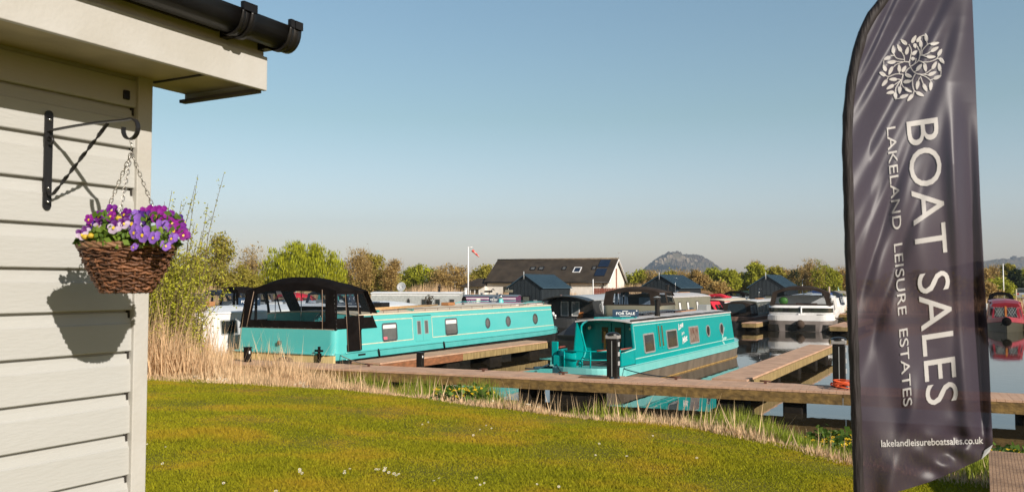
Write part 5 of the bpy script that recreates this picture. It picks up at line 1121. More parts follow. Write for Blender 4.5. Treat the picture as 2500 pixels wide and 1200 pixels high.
mktree('bush', 1050, 652, 104, 60, 'round', 'yellow-green bush in the middle of the reed bed', 11, lm=leaf_willow, cat='bush')
mktree('bush', 1100, 648, 100, 110, 'bush', 'wide twiggy brown bush just left of the windsock mast', 12, lm=leaf_brown, twig=1500, cat='bush')
mktree('tree', 1178, 650, 120, 64, 'round', 'round brown-green tree behind the left wing of the clubhouse', 13, lm=leaf_olive, dens=1.3)
# right bank trees
for i, (a, b_, Y, w_, kd, lm, lb) in enumerate([
    (1555, 660, 128, 60, 'round', leaf_green, 'green tree just right of the clubhouse gable'), (1595, 656, 125, 50, 'bare', leaf_brown, 'brown tree at the left foot of the steep hill'),
    (1632, 660, 118, 50, 'round', leaf_olive, 'olive tree above the roof of the second dark cabin'), (1668, 658, 122, 70, 'bare', leaf_brown, 'broad brown budding tree in front of the steep hill'),
    (1708, 664, 118, 60, 'round', leaf_brown, 'brown-green tree in front of the right slope of the steep hill'), (1740, 654, 122, 60, 'round', leaf_green, 'bright green tree at the right foot of the steep hill'),
    (1778, 660, 120, 60, 'round', leaf_green, 'bright green round tree above the distant black canopied boat'), (1812, 668, 124, 40, 'round', leaf_olive, 'small olive tree in front of the low far hill'),
    (1850, 640, 122, 62, 'round', leaf_green, 'taller dark green tree left of the third dark cabin ridge'), (1843, 634, 126, 30, 'thin', leaf_brown, 'thin brown tree rising above the taller dark green tree'),
    (1890, 652, 122, 60, 'round', leaf_olive, 'olive tree behind the third dark cabin'), (1920, 655, 126, 50, 'bare', leaf_brown, 'brown tree right of the third dark cabin ridge'),
    (1940, 655, 116, 36, 'thin', leaf_dark, 'slim dark tree right of the third dark cabin'), (1958, 648, 120, 40, 'thin', leaf_brown, 'first slim birch above the white boat canopy'),
    (1978, 628, 124, 40, 'thin', leaf_brown, 'tall bare birch above the white boat canopy'), (2000, 634, 118, 44, 'thin', leaf_willow, 'pale green birch with a white trunk above the white boat'),
    (2025, 652, 120, 50, 'round', leaf_green, 'green tree just left of the tall flag'), (2050, 648, 122, 50, 'bare', leaf_brown, 'brown tree touching the left edge of the tall flag'),
    (2075, 645, 122, 50, 'bare', leaf_brown, 'brown tree half hidden by the left edge of the tall flag'),
    (2408, 655, 112, 44, 'bare', leaf_brown, 'brown tree at the right edge of the tall flag'), (2428, 642, 114, 40, 'thin', leaf_brown, 'bare reddish tree left of the bare white flagpole'),
    (2462, 640, 116, 42, 'round', leaf_olive, 'olive tree right of the bare white flagpole'), (2482, 655, 110, 34, 'dark', leaf_dark, 'dark evergreen below the castle tower'), (2500, 660, 112, 50, 'round', leaf_green, 'green tree at the right edge of the picture'),
    (2440, 675, 104, 70, 'bush', leaf_green, 'low green bush behind the bare white flagpole'), (2410, 690, 98, 60, 'bush', leaf_brown, 'low brown bush beside the tall flag')]):
    mktree('tree', a, b_, Y, w_, kd, lb, 40 + i, lm=lm, twig=500 if kd in ('bare', 'thin') else 0, trunkm=barkpale if kd == 'thin' else None, group='trees on the far bank', dens=1.0)
mktree('bush', 1752, 688, 84, 52, 'round', 'round brown reed-like bush behind the red canopied boat', 90, lm=leaf_brown, cat='bush', twig=900)
def bare_blade_field(name, label, pts, hts, w_, m, seed, lean=.12, kind='stuff'):
    r = rnd(seed); o = fast_mesh(name, blades(pts, hts, w_, r, lean), 3, m); tag(o, label, None, None, kind); return o
# far mass of scrub and far reed bed
r = rnd(70); n = 42000; x = r.uniform(-75, 125, n); y = r.uniform(134, 150, n)
z = hgt(x, y) + r.uniform(0, 1, n) ** .7 * (2.6 + 1.0 * np.sin(x * .21) + .7 * np.sin(x * .57 + 1)) 
o = fast_mesh('far_woodland', leaf_quads(np.stack([x, y, z], 1), .34 * np.ones(n), r, .6), 4, leaf_olive); tag(o, 'low far woodland behind the marina', kind='stuff')
n = 30000; x = r.uniform(-40, 92, n); y = bankY(x) + r.uniform(.3, 15, n); z = hgt(x, y); hh = r.uniform(1.3, 2.6, n) * np.where(x > 17, .5, 1) * (.75 + .25 * np.sin(x * .6)); 
bare_blade_field('far_reeds', 'straw coloured reed bed along the far bank', np.stack([x, y, z], 1), hh, .10, leaf_straw, 71)
# ------------------------------------------------------------------ near lawn, straw strip and reeds
def ab(a, b): return a[:, None] * np.array([JU.x, JU.y]) + b[:, None] * np.array([JV.x, JV.y])
def inview(x, y, m=1.5): return (x > -.62 * y - m) & (x < .62 * y + m) & (y > 3)
r = rnd(20); n = 760000
d = 6.0 + 16 * r.uniform(0, 1, n) ** 1.35; x = d * r.uniform(-.48, .62, n); y = d
a = x * JU.x + y * JU.y; b_ = x * JV.x + y * JV.y; k_ = b_ < bL(a) + .25; x, y, d = x[k_], y[k_], d[k_]
z = hgt(x, y) - .004; hh = r.uniform(.014, .034, len(x)) * (1 + .5 * (np.sin(x * 2.1) * np.sin(y * 1.7)))
grassm = lawn_mat('grass_blade', (.24, .25, .008), (.40, .34, .014), (.44, .31, .02), island=.45)
bare_blade_field('lawn_grass', 'short mown grass of the lawn', np.stack([x, y, z], 1), hh, .011, grassm, 21, lean=.6)
# straw strip
r = rnd(22); n = 60000; a = r.uniform(-19.5, 9, n); W0 = bL(a) + interp(WOFF, a)
f = r.uniform(-.12, 1.0, n); b_ = bL(a) + f * np.minimum(interp(WOFF, a), 3.2 + np.clip(-12.5 - a, 0, 5) * 1.2)
p = ab(a, b_); left = np.clip((-9.5 - a) / 5, 0, 1)
hh = (.08 + .19 * r.uniform(0, 1, n) ** 1.5) * (1 + 2.6 * left * np.clip(f * 2, 0, 1)) * (.5 + .5 * np.clip((f + .12) * 5, 0, 1)) * (.75 + .45 * np.sin(a * 2.3) * np.sin(b_ * 3))
hh = np.where(r.uniform(size=n) < .012, hh + .4 + .5 * left, hh); hh = np.where(a > -1.5, hh * .7, hh)
keep = ~((b_ > 18.7) & (b_ < 20.6) & (a > -17.6)) & ~((b_ > 20.4) & (a > -15.8)); p, hh = p[keep], hh[keep]
bare_blade_field('dry_reeds', 'pale dry reed stalks and straw along the water edge', np.stack([p[:, 0], p[:, 1], hgt(p[:, 0], p[:, 1]) - .02], 1), hh, .022, leaf_straw, 23, lean=.22)
r = rnd(24); n = 40000; a = r.uniform(-9.5, 10, n); keep = r.uniform(size=n) < np.clip((a + 5) / 4, .16, 1) ; a = a[keep]; n = len(a)
f = r.uniform(.15, 1.02, n); b_ = bL(a) + f * interp(WOFF, a); p = ab(a, b_); hh = r.uniform(.22, .56, n) * (.8 + .3 * np.sin(a * 2.9 + b_)) * np.clip(f + .35, .4, 1) * np.clip(1 + (a + 4) * .04, .8, 1.15)
bare_blade_field('green_reeds', 'fresh green reed leaves at the water edge', np.stack([p[:, 0], p[:, 1], hgt(p[:, 0], p[:, 1]) - .02], 1), hh, .024, leaf_grass, 25, lean=.2)
r = rnd(34); n = 3600; a = r.uniform(-12.6, -8.4, n); b_ = r.uniform(17.3, 18.9, n); p = ab(a, b_); hh = r.uniform(.25, .62, n) * (.7 + .4 * np.sin(a * 4.1))
bare_blade_field('green_rushes', 'green rushes growing in the water against the jetty', np.stack([p[:, 0], p[:, 1], np.maximum(hgt(p[:, 0], p[:, 1]), -.05)], 1), hh, .022, leaf_grass, 35, lean=.15)
# tall straw stems left, in front of and around shrub
r = rnd(26); n = 6000; x = r.uniform(-12.5, -6.9, n); y = r.uniform(21.0, 25.5, n) ; keep = (y < 22.4 - .43 * (x + 7.2)) | (x < -8.6); x, y = x[keep], y[keep]; n = len(x)
hh = r.uniform(.5, 1.3, n) * np.clip((-6.2 - x) / 2.2, .35, 1.3); hh = np.where((x < -8.2) & (r.uniform(size=n) < .45), hh * r.uniform(1.1, 1.7, n), hh); hh = np.where(r.uniform(size=n) < .012, hh * 1.6, hh)
bare_blade_field('tall_reeds', 'tall dry reed stems around the willow shrub', np.stack([x, y, np.maximum(hgt(x, y), 0)], 1), hh, .026, leaf_straw, 27, lean=.16)
# ------------------------------------------------------------------ willow shrub behind the shed
t = empty('willow_shrub', (-9.35, 23.2, .3), 0, 'tall twiggy willow shrub with fresh green leaves beside the white shed', 'shrub')
r = rnd(30); k = MB(); L_ = []
for q in range(150):
    a = r.uniform(0, 2 * math.pi); ln = r.uniform(.35, 1.0); lean_ = r.uniform(.05, .58); tall = q < 16
    H_ = (5.75 if tall else 4.2) * (ln * .75 + .25) * (1 if lean_ < .35 else .85) * (.98 if not tall else 1)
    if tall: lean_ = r.uniform(.0, .2); a = r.uniform(-1.2, 1.2)
    p0 = Vector((r.normal() * .4, r.normal() * .35, 0)); pts = [p0]
    dx, dy = math.cos(a) * lean_ * (1.05 if math.cos(a) > 0 else 1.0), math.sin(a) * lean_
    for s_ in range(1, 7): f = s_ / 6; pts.append(p0 + Vector((dx * H_ * f * (.5 + .5 * f) + r.normal() * .05, dy * H_ * f + r.normal() * .05, H_ * f * (1 - .10 * f * lean_))))
    k.tube(pts, [.016 * (1 - .8 * i / 6) + .002 for i in range(7)], 4, caps=False)
    for _ in range(130 if not tall else 60):
        f = r.uniform(.2, 1.0) ** .8 * 6; i = min(int(f), 5); c = pts[i].lerp(pts[i + 1], f - i)
        if r.uniform() < .8: c = c + Vector(r.normal(size=3) * .13 * (1.2 if not tall else .5))
        L_.append(c)
    for _ in range(5):
        f = r.uniform(1.5, 5.5); i = int(f); c = pts[i].lerp(pts[i + 1], f - i); e = c + Vector((r.normal() * .25, r.normal() * .25, r.uniform(.1, .5))); k.tube([c, e], [.006, .002], 3, caps=False)
        for _ in range(7): L_.append(c.lerp(e, r.uniform()) + Vector(r.normal(size=3) * .02))
k.build('stems', mat('willow_twig', (.14, .10, .05), .8), t, recalc=False)
L_ = np.array([tuple(v) for v in L_]); fast_mesh('foliage', leaf_quads(L_, .044 * np.ones(len(L_)), r, .42, up=.4), 4, leafmat('shrub_leaf', (.36, .38, .02), (.50, .46, .06), island=.5), t)
# ------------------------------------------------------------------ daisies and marigolds
dm = mat('daisy_petal', (.8, .78, .72), .6); yc = mat('daisy_eye', (.75, .5, .04), .6)
def flower_geo(np_, rad, inner, up=.006):
    k = MB(); k.k = 0
    for q in range(np_):
        a = 2 * math.pi * q / np_; w_ = math.pi / np_ * .8
        k.add([(inner * math.cos(a), inner * math.sin(a), up), (rad * math.cos(a - w_), rad * math.sin(a - w_), up * 1.4), (rad * 1.08 * math.cos(a), rad * 1.08 * math.sin(a), up * 1.2), (rad * math.cos(a + w_), rad * math.sin(a + w_), up * 1.4)], [(0, 1, 2, 3)])
    k.k = 1; k.add([(inner * 1.2 * math.cos(q), inner * 1.2 * math.sin(q), up * 1.8) for q in np.linspace(0, 2 * math.pi, 9)[:-1]], [tuple(range(8))]); return k
random.seed(9)
first = None
clus = [(545, 934, 16, 5, 14), (480, 928, 5, 3, 3), (738, 946, 12, 3, 8), (1235, 976, 22, 8, 14), (1300, 992, 25, 8, 8), (1440, 990, 40, 6, 8), (840, 1150, 10, 6, 3), (735, 1152, 8, 6, 3), (930, 1148, 8, 5, 5), (965, 1158, 9, 5, 4), (1065, 1168, 8, 3, 2), (1180, 1175, 30, 12, 3), (1340, 1185, 20, 6, 2), (1505, 1080, 120, 30, 4), (1230, 1050, 40, 8, 5), (1060, 1035, 20, 3, 2), (380, 1110, 20, 40, 3), (1500, 1115, 20, 5, 1), (600, 1180, 50, 10, 2)]
for cx_, cy_, sx_, sy_, n in clus:
    for _ in range(n):
        px_, py_ = random.gauss(cx_, sx_), random.gauss(cy_, sy_); z = .6
        for _ in range(5): p = PZ(px_, min(py_, 1199), z); z = H(p.x, p.y) + .05
        if cy_ < 1000: z += .07
        s_ = random.uniform(.75, 1.25) * (1.0 if cy_ > 1000 else 1.6)
        if first is None:
            k = flower_geo(8, .0115, .004); o = k.build('daisy', [dm, yc], recalc=False); first = o; tag(o, 'small white daisy in the grass', 'daisy', 'white daisies scattered in the lawn and along its edge')
        else: o = first.copy(); col.objects.link(o)
        o.location = (p.x, p.y, z); o.scale = (s_,) * 3; o.rotation_euler = (random.uniform(.25, .8), random.uniform(-.2, .2), random.uniform(-.4, .4))
ym = mat('marigold_petal', (.80, .50, .01), .5); gm_ = leafmat('marigold_leaf', (.08, .15, .015), (.12, .20, .03))
def marigold(px_, py_, wpx, hpx, n, label, seed, zb=.35):
    r = rnd(seed); p = PZ(px_, py_, zb); sc_ = p.y / F; hw, hd = wpx * sc_ / 2, .45
    t = empty('marsh_marigold', (p.x, p.y, H(p.x, p.y)), 0, label, 'flowering plant', 'marsh marigold clumps at the water edge')
    hh = hpx * sc_ 
    c = r.normal(size=(n * 14, 3)) * [hw * .5, hd * .5, hh * .30] + [0, -.1, hh * .65]; c[:, 2] = np.abs(c[:, 2])
    fast_mesh('leaves', leaf_quads(c, .05 * np.ones(len(c)), r, .8, up=.6), 4, gm_, t)
    k = MB()
    for q in range(n):
        g = flower_geo(5, .028, .006); M = Matrix.Translation((r.normal() * hw * .5, -.2 + r.normal() * hd * .35, hh * (.7 + .55 * r.uniform()))) @ Matrix.Rotation(r.uniform(.3, .9), 4, 'X') @ Matrix.Rotation(r.uniform(-.4, .4), 4, 'Y')
        k.M = M; k.add(g.v, g.f)
    k.build('flowers', ym, t, recalc=False)
marigold(1130, 985, 110, 38, 90, 'left clump of yellow marsh marigolds below the pale turquoise reflection', 1)
marigold(2035, 1080, 90, 50, 80, 'clump of yellow marsh marigolds just left of the flag', 2)
marigold(2470, 1085, 110, 60, 110, 'clump of yellow marsh marigolds right of the flag above the boardwalk', 3)
# ------------------------------------------------------------------ boardwalk bottom right
nm = mat('netted_deck', (.50, .30, .17), .8, c2=(.34, .20, .11), scale=3, bump=.3, bscale=30)
n = nm.node_tree.nodes; l = nm.node_tree.links
tc = n.new('ShaderNodeTexCoord'); br = n.new('ShaderNodeTexBrick'); br.offset = 0; br.inputs['Scale'].default_value = 1; br.inputs['Brick Width'].default_value = .03; br.inputs['Row Height'].default_value = .03; br.inputs['Mortar Size'].default_value = .0035
br.inputs['Color1'].default_value = br.inputs['Color2'].default_value = (1, 1, 1, 1); br.inputs['Mortar'].default_value = (.45, .42, .40, 1); l.new(tc.outputs['Object'], br.inputs[0])
mx = n.new('ShaderNodeMix'); mx.data_type = 'RGBA'; mx.blend_type = 'MULTIPLY'; mx.inputs[0].default_value = 1; src = n['Principled BSDF'].inputs['Base Color'].links[0].from_socket
l.new(src, mx.inputs[6]); l.new(br.outputs[0], mx.inputs[7]); l.new(mx.outputs[2], n['Principled BSDF'].inputs['Base Color'])
P0 = PZ(2413, 1103, .86) ; t = empty('boardwalk', (P0.x - FU.x * 4.5, P0.y - FU.y * 4.5, .80), fr - R(90) + R(90), 'netted brown timber boardwalk at the bottom right corner', 'boardwalk')
k = MB(); q = 0
while q < 4.5: k.b2((q, -1.7, .02), (q + .138, 0, .06)); q += .145
k.build('deck', nm, t)
for y in (-.05, -1.65): k = MB(); k.b2((0, y - .03, -.4), (4.5, y + .03, .018)); k.build('bearer', fasc, t)
# ------------------------------------------------------------------ white shed at left
WT = Vector((.477, .879, 0)); WN = Vector((.879, -.477, 0)); 
WN.normalize(); WT.normalize(); WC = Vector((-1.368, 3.2, 0))
SH = empty('white_shed', (WC.x, WC.y, 0), math.atan2(WT.y, WT.x), 'cream weatherboarded shed with black gutter at the left', 'shed')
# local: +x along the wall towards its far corner (corner at 0), -y outwards
E = EYE
k = MB(); prof = []
lo, hi = E - 1.72, E + .95; pitch = .148; z0 = E + .057 - pitch * 12
pr = [(.000, -.0140), (.003, -.0165), (.098, -.0150), (.103, -.0100), (.125, -.0045), (.1385, -.0030), (.1390, .006), (.1478, .006)]
prof = [(z0 + i * pitch + a, y) for i in range(18) for a, y in pr]
prof = [(z, y) for z, y in prof if lo < z < hi]
k.loft([[(-4.5, y, z) for z, y in prof], [(-.03, y, z) for z, y in prof]], cap=False); k.build('cladding', cream_pl, SH)
k = MB(); k.b2((-4.5, .012, lo), (-.01, 2.4, hi - .002)); k.build('wall_core', cream_pl, SH)
k = MB(); k.b2((-.062, -.030, lo), (-.0, .06, hi - .03)); k.build('corner_post', cream_tr, SH, bevel=.003)
k = MB(); k.b2((-.071, -.006, lo), (-.0625, .01, hi - .04)); k.build('corner_gap', mat('dark_gap', (.03, .025, .02), .9), SH)
ex = .244
k = MB(); k.b2((-4.5, -.345, E + .765), (ex - .01, .065, E + .78)); k.build('soffit', mat('soffit_yellow_lit', (.42, .36, .22), .6), SH)  # yellow light on the underside is put into the soffit colour
k = MB(); k.b2((-4.5, -.365, E + .736), (ex, -.345, E + .865)); k.build('fascia_board', cream_tr, SH, bevel=.003)
k = MB(); k.b2((-4.5, -.352, E + .868), (ex - .015, -.33, E + .95)); k.build('upper_fascia', cream_tr, SH)
k = MB(); k.b2((ex - .012, -.344, E + .742), (ex + .0, .07, E + .93)); k.build('end_board', cream_tr, SH)
k = MB(); k.b2((ex - .035, -.34, E + .728), (ex - .005, .075, E + .7405)); k.build('end_batten', mat('dark_batten', (.10, .085, .07), .8), SH)
k = MB(); k.b2((.02, -.33, E + .7605), (.032, .0, E + .7655)); k.build('soffit_joint', mat('dark_gap', ()), SH)
k = MB(); k.prism([(-4.5, -.40, E + .965), (-4.5, 2.6, E + 1.9), (-4.5, 2.6, E + 1.93), (-4.5, -.40, E + 1.0)], (4.5 + ex, 0, 0)); k.build('roof', mat('roof_felt', (.04, .038, .036), .9, bump=.4, bscale=60), SH)
gy, gz_ = -.425, E + .955
k = MB(); k.smooth = True
half = [(gy + .058 * math.cos(a), gz_ + .068 * math.sin(a)) for a in np.linspace(0, -math.pi, 13)]
half = [(gy + .060, gz_ + .012)] + half + [(gy - .060, gz_ + .012)]
inner = [(gy + (y - gy) * .92, gz_ + (z - gz_) * .92 + .001) for y, z in half]
pf = half + inner[::-1]
k.loft([[(-4.5, y, z) for y, z in pf], [(ex + .045, y, z) for y, z in pf]], closed=True); k.build('gutter', blackpl, SH)
def gut(x0, x1, s_, name):
    k = MB(); k.smooth = True; pf2 = [(gy + (y - gy) * s_, gz_ + (z - gz_) * s_) for y, z in half] + [(gy + (y - gy) * 1.02, gz_ + (z - gz_) * 1.02) for y, z in half[::-1]]
    k.loft([[(x0, y, z) for y, z in pf2], [(x1, y, z) for y, z in pf2]], closed=True); k.smooth = False
    for y in (gy - .063, gy + .063): k.b2((x0, y - .008, gz_ + .005), (x1, y + .008, gz_ + .035))
    return k.build(name, blackpl, SH)
gut(.035, .06, 1.16, 'gutter_bracket'); gut(-.005, .012, 1.13, 'gutter_bracket'); gut(.012, .035, 1.07, 'gutter_joint'); gut(ex - .015, ex + .005, 1.15, 'gutter_bracket'); gut(ex + .01, ex + .05, 1.08, 'gutter_joint')
k = MB(); k.prism([(ex + .047, y, z) for y, z in half], (.006, 0, 0)); k.build('gutter_end', blackpl, SH)
k = MB(); k.b2((-4.5, -.372, E + .90), (.0, -.36, E + .925)); k.build('gutter_support', mat('dark_gap', ()), SH)
for x in (.03, ex - .03): k = MB(); k.b2((x - .01, -.40, E + .885), (x + .025, -.352, E + .96)); k.build('gutter_arm', blackpl, SH)
k = MB(); k.b2((-.118, -.024, E + .672), (-.092, -.0150, E + .706)); k.build('vent', blackpl, SH, bevel=.003)
# ------------------------------------------------------------------ bracket and hanging basket
def wallpt(px_):  # x local on wall at pixel column
    d = ray(px_, HZ); A = Matrix(((WT.x, -d.x), (WT.y, -d.y))); sol = A.inverted() @ Vector((-WC.x, -WC.y)); return sol[0]
xb = wallpt(100); LB = .435
br_ = empty('wall_bracket', (WC + WT * xb)[:], math.atan2(WT.y, WT.x), 'black wrought iron wall bracket with twisted brace holding the flower basket', 'bracket')
# local: y negative outwards
yb = -.018
k = MB(); k.b2((-.014, yb - .006, E + .262), (.014, yb, E + .565)); 
for zz in (E + .262, E + .565): k.M = Matrix.Translation((0, yb - .003, zz)) @ Matrix.Rotation(R(90), 4, 'X'); k.lathe([(.014, -.003), (.014, .003)], 16)
k.M = Matrix(); k.build('back_plate', blackir, br_)
for zz in (E + .275, E + .32, E + .548): k = MB(); k.sphere((0, yb - .007, zz), .006, 8, 6); k.build('screw', chrome, br_)
def flat(pts, w_, th): 
    """flat bar following pts in the local yz plane, w_ across x"""
    k = MB(); secs = []
    for i, p in enumerate(pts):
        a = Vector(pts[max(i - 1, 0)]); b_ = Vector(pts[min(i + 1, len(pts) - 1)]); t_ = (b_ - a).normalized(); nn = Vector((0, -t_.z, t_.y)) * th / 2; p = Vector(p)
        secs.append([p + nn + Vector((w_ / 2, 0, 0)), p + nn - Vector((w_ / 2, 0, 0)), p - nn - Vector((w_ / 2, 0, 0)), p - nn + Vector((w_ / 2, 0, 0))])
    k.loft(secs, closed=True); return k
za = E + .512
arm = [(0, yb - .035 + .0 - .024 * math.cos(a), za - .028 + .028 * math.sin(a)) for a in np.linspace(R(300), R(90), 12)]
arm = [(0, -.030, E + .478), (0, -.02, E + .49), (0, -.022, E + .505), (0, -.035, za)] + [(0, -.05 - (LB - .09) * q / 6, za + .004 * math.sin(q * .5)) for q in range(7)]
hook = [(0, -LB + .005 - .034 * math.sin(a), za - .030 + .032 * math.cos(a)) for a in np.linspace(R(10), R(285), 18)]
flat(arm + hook, .014, .005).build('arm', blackir, br_)
k = MB(); k.tube([(0, -.03 - .014 * math.sin(a), E + .478 - .014 * math.cos(a)) for a in np.linspace(0, 2 * math.pi * .8, 12)], .005, 6); k.build('scroll', blackir, br_)
# twisted brace from lower plate to arm
a_, b_ = Vector((0, -.055, E + .300)), Vector((0, -LB + .115, za - .004)); ax = (b_ - a_).normalized(); s1 = Vector((1, 0, 0)); s2 = ax.cross(s1)
k = MB(); secs = []; N = 60
for i in range(N + 1):
    f = i / N; tw = R(180) * max(0, min(1, (f - .08) / .84)) * 5; p = a_.lerp(b_, f); u = s1 * math.cos(tw) + s2 * math.sin(tw); v = ax.cross(u)
    secs.append([p + u * .0058 + v * .0022, p - u * .0058 + v * .0022, p - u * .0058 - v * .0022, p + u * .0058 - v * .0022])
k.loft(secs, closed=True); k.build('twisted_brace', blackir, br_)
flat([(0, -.024, E + .325), (0, -.026, E + .308), (0, -.038, E + .296), (0, -.055, E + .300)], .012, .004).build('brace_foot', blackir, br_)
# basket
def W2(x, y): return WC + WT * (xb + x) + WN * (-y)
bc = W2(0, -LB + .008); ZR = E + .117; HB = .142
bk = empty('hanging_basket', (bc.x, bc.y, ZR), math.atan2(WT.y, WT.x) + .3, 'brown wicker hanging basket of purple and white pansies', 'hanging basket')
wick = mat('wicker', (.075, .030, .014), .6, c2=(.23, .10, .045), scale=38, amt=1.0, island=.55, bump=.3, bscale=120)
r = rnd(60); k = MB(); rows = 16; ns = 19
def rad(z): q = -z / HB; return .134 - .066 * q ** 1.35
for i in range(rows):
    z = -HB * (i + .35) / rows; R0 = rad(z)
    for st_ in range(0, ns):
        a0 = 2 * math.pi * (st_ + (i * .37) % 1) / ns * 1; 
        pts = []
        for q in range(9):
            a = a0 + 2 * math.pi / ns * 2.0 * q / 8; ph = ns * a / 2
            pts.append(((R0 + .0045 * math.cos(ph + i * math.pi)) * math.cos(a), (R0 + .0045 * math.cos(ph + i * math.pi)) * math.sin(a), z + .0022 * math.sin(ph * 2 + i) + r.uniform(-.0012, .0012)))
        if st_ % 2 == 0: k.tube(pts, r.uniform(.0034, .0048), 6)
k.build('wicker_weave', wick, bk)
k = MB()
for q in range(ns): a = 2 * math.pi * q / ns; k.tube([(rad(z) * math.cos(a), rad(z) * math.sin(a), z) for z in np.linspace(.004, -HB, 6)], .0035, 5)
k.build('stakes', wick, bk)
k = MB()
for q in range(3): k.tube([((.136 + .004 * math.sin(9 * a + q * 2)) * math.cos(a), (.136 + .004 * math.sin(9 * a + q * 2)) * math.sin(a), .002 + .006 * math.cos(9 * a + q * 2.1)) for a in np.linspace(0, 2 * math.pi, 91)[:-1]], .0058, 6, closed=True)
k.build('rim', mat('wicker_rim', (.14, .07, .035), .6, c2=(.26, .14, .07), scale=30, amt=1, island=.4), bk)
k = MB(); k.smooth = True; k.lathe([(.126, -.004), (.095, -.07), (.060, -HB), (.001, -HB)], 24); k.build('liner', mat('liner_black', (.012, .009, .007), .9), bk)
r = rnd(61); leafm = leafmat('pansy_leaf', (.07, .15, .015), (.13, .21, .03), island=.4)
n = 950; th = r.uniform(0, 2 * np.pi, n); rr_ =   .148 * np.sqrt(r.uniform(0, 1, n)); c = np.stack([rr_ * np.cos(th), rr_ * np.sin(th), .005 + .062 * (1 - (rr_ / .17) ** 2) * r.uniform(.1, 1, n)], 1)
c[:, 0] += .006
fast_mesh('foliage', leaf_quads(c, .0135 * np.ones(n), r, .62, up=.6), 4, leafm, bk)
# pansies
pet = {'purple': ((.22, .012, .30), (.12, .005, .20)), 'violet': ((.10, .02, .30), (.05, .01, .16)), 'lilac': ((.36, .18, .66), (.28, .12, .55)), 'white': ((.72, .62, .72), (.6, .45, .66)), 'magenta': ((.34, .02, .33), (.22, .01, .24))}
pm = {q: leafmat('petal_' + q, c[0], c[1], island=.12, trans=.35) for q, c in pet.items()}; pyel = mat('pansy_eye', (.85, .55, .02), .5); pdark = mat('petal_dark', (.09, .004, .13), .6)
def pansy(c_, rz, tilt, s_, kd, roll=0):
    k = MB(); k.smooth = True
    def petal(cx, cz, rx, rz_, mi, y0, n=10):
        k.k = mi; pts = [(cx + rx * math.cos(a) * (1 + .06 * math.cos(3 * a)), y0 - .0015 * math.cos(2 * a), cz + rz_ * math.sin(a) * (1 + .05 * math.sin(4 * a))) for a in np.linspace(0, 2 * math.pi, n + 1)[:-1]]
        k.add([(cx * .3, y0 + .0035, cz * .3)] + pts, [(0, 1 + q, 1 + (q + 1) % n) for q in range(n)])
    up = 2 if kd == 'white' else 0
    petal(-.009, .013, .011, .011, up, .004); petal(.009, .013, .011, .011, up, .0025)
    petal(-.012, -.001, .0105, .0095, 0, .0); petal(.012, -.001, .0105, .0095, 0, -.001)
    petal(0, -.011, .0135, .0115, 0, -.003)
    k.k = 1; k.smooth = False; k.add([(.0042 * math.cos(a), -.0065, -.003 + .005 * math.sin(a)) for a in np.linspace(0, 2 * math.pi, 9)[:-1]], [tuple(range(8))])
    o = k.build('pansy', [pm[kd], pyel, pdark if kd == 'white' else pm[kd]], bk, recalc=False)
    o.location = c_; o.rotation_euler = (tilt, roll, rz); o.scale = (s_,) * 3
    return o
binv = Matrix.Translation(-Vector(bk.location)); brot = Matrix.Rotation(-bk.rotation_euler[2], 4, 'Z')
def Bp(px_, py_, off): # basket local position under a photo pixel, off = metres nearer than basket centre
    p = PY(px_, py_, bc.y - off); return (brot @ binv) @ p
fl = [(242, 552, .12, 'white', 1.25), (218, 535, .05, 'magenta', .9), (243, 528, .02, 'purple', 1.2), (200, 572, .13, 'white', 1.0), (222, 548, .02, 'violet', .8), (280, 555, .14, 'white', 1.25), (272, 528, .06, 'magenta', 1.0), (273, 513, .02, 'purple', 1.0),
      (303, 545, .13, 'white', 1.0), (322, 528, .02, 'lilac', 1.2), (306, 523, .02, 'purple', 1.1), (326, 545, .13, 'lilac', 1.6), (330, 566, .16, 'lilac', 1.15), (350, 572, .17, 'lilac', 1.35), (376, 580, .16, 'lilac', 1.1), (340, 530, .0, 'violet', 1.3), (357, 533, .02, 'violet', 1.3),
      (370, 520, .0, 'magenta', 1.3), (382, 526, .04, 'magenta', 1.3), (392, 518, -.02, 'magenta', 1.2), (400, 536, .05, 'magenta', 1.1), (395, 556, .12, 'lilac', 1.3), (413, 528, -.03, 'purple', 1.2), (424, 562, .08, 'magenta', 1.3), (421, 545, .03, 'magenta', 1.1), (436, 548, .0, 'purple', 1.2), (440, 560, .02, 'purple', 1.2), (447, 573, .03, 'magenta', 1.0), (455, 575, .01, 'purple', .8), (420, 582, .1, 'lilac', 1.0), (404, 600, .14, 'lilac', .9), (328, 603, .16, 'lilac', .7), (210, 560, .1, 'white', .7), (352, 519, -.05, 'magenta', 1.0), (295, 532, -.02, 'purple', 1.0), (260, 545, .0, 'violet', 1.0), (432, 535, -.02, 'violet', 1.0)]
r = rnd(62)
zy = mat('yellow_bud', (.6, .42, .03), .6)
for px_, py_, off, kd, s_ in fl: pansy(Bp(px_, py_, off), -bk.rotation_euler[2] + r.uniform(-.35, .35) + (.25 if px_ > 390 else 0), -.15 + r.uniform(-.25, .2), s_ * .80, kd, r.uniform(-.3, .3))
for px_, py_, off in ((208, 578, .13), (222, 575, .14), (290, 533, .1), (285, 528, .04)): 
    k = MB(); k.sphere((0, 0, 0), .010, 8, 6, (1, 1, .8)); o = k.build('bud', zy, bk); o.location = Bp(px_, py_, off)
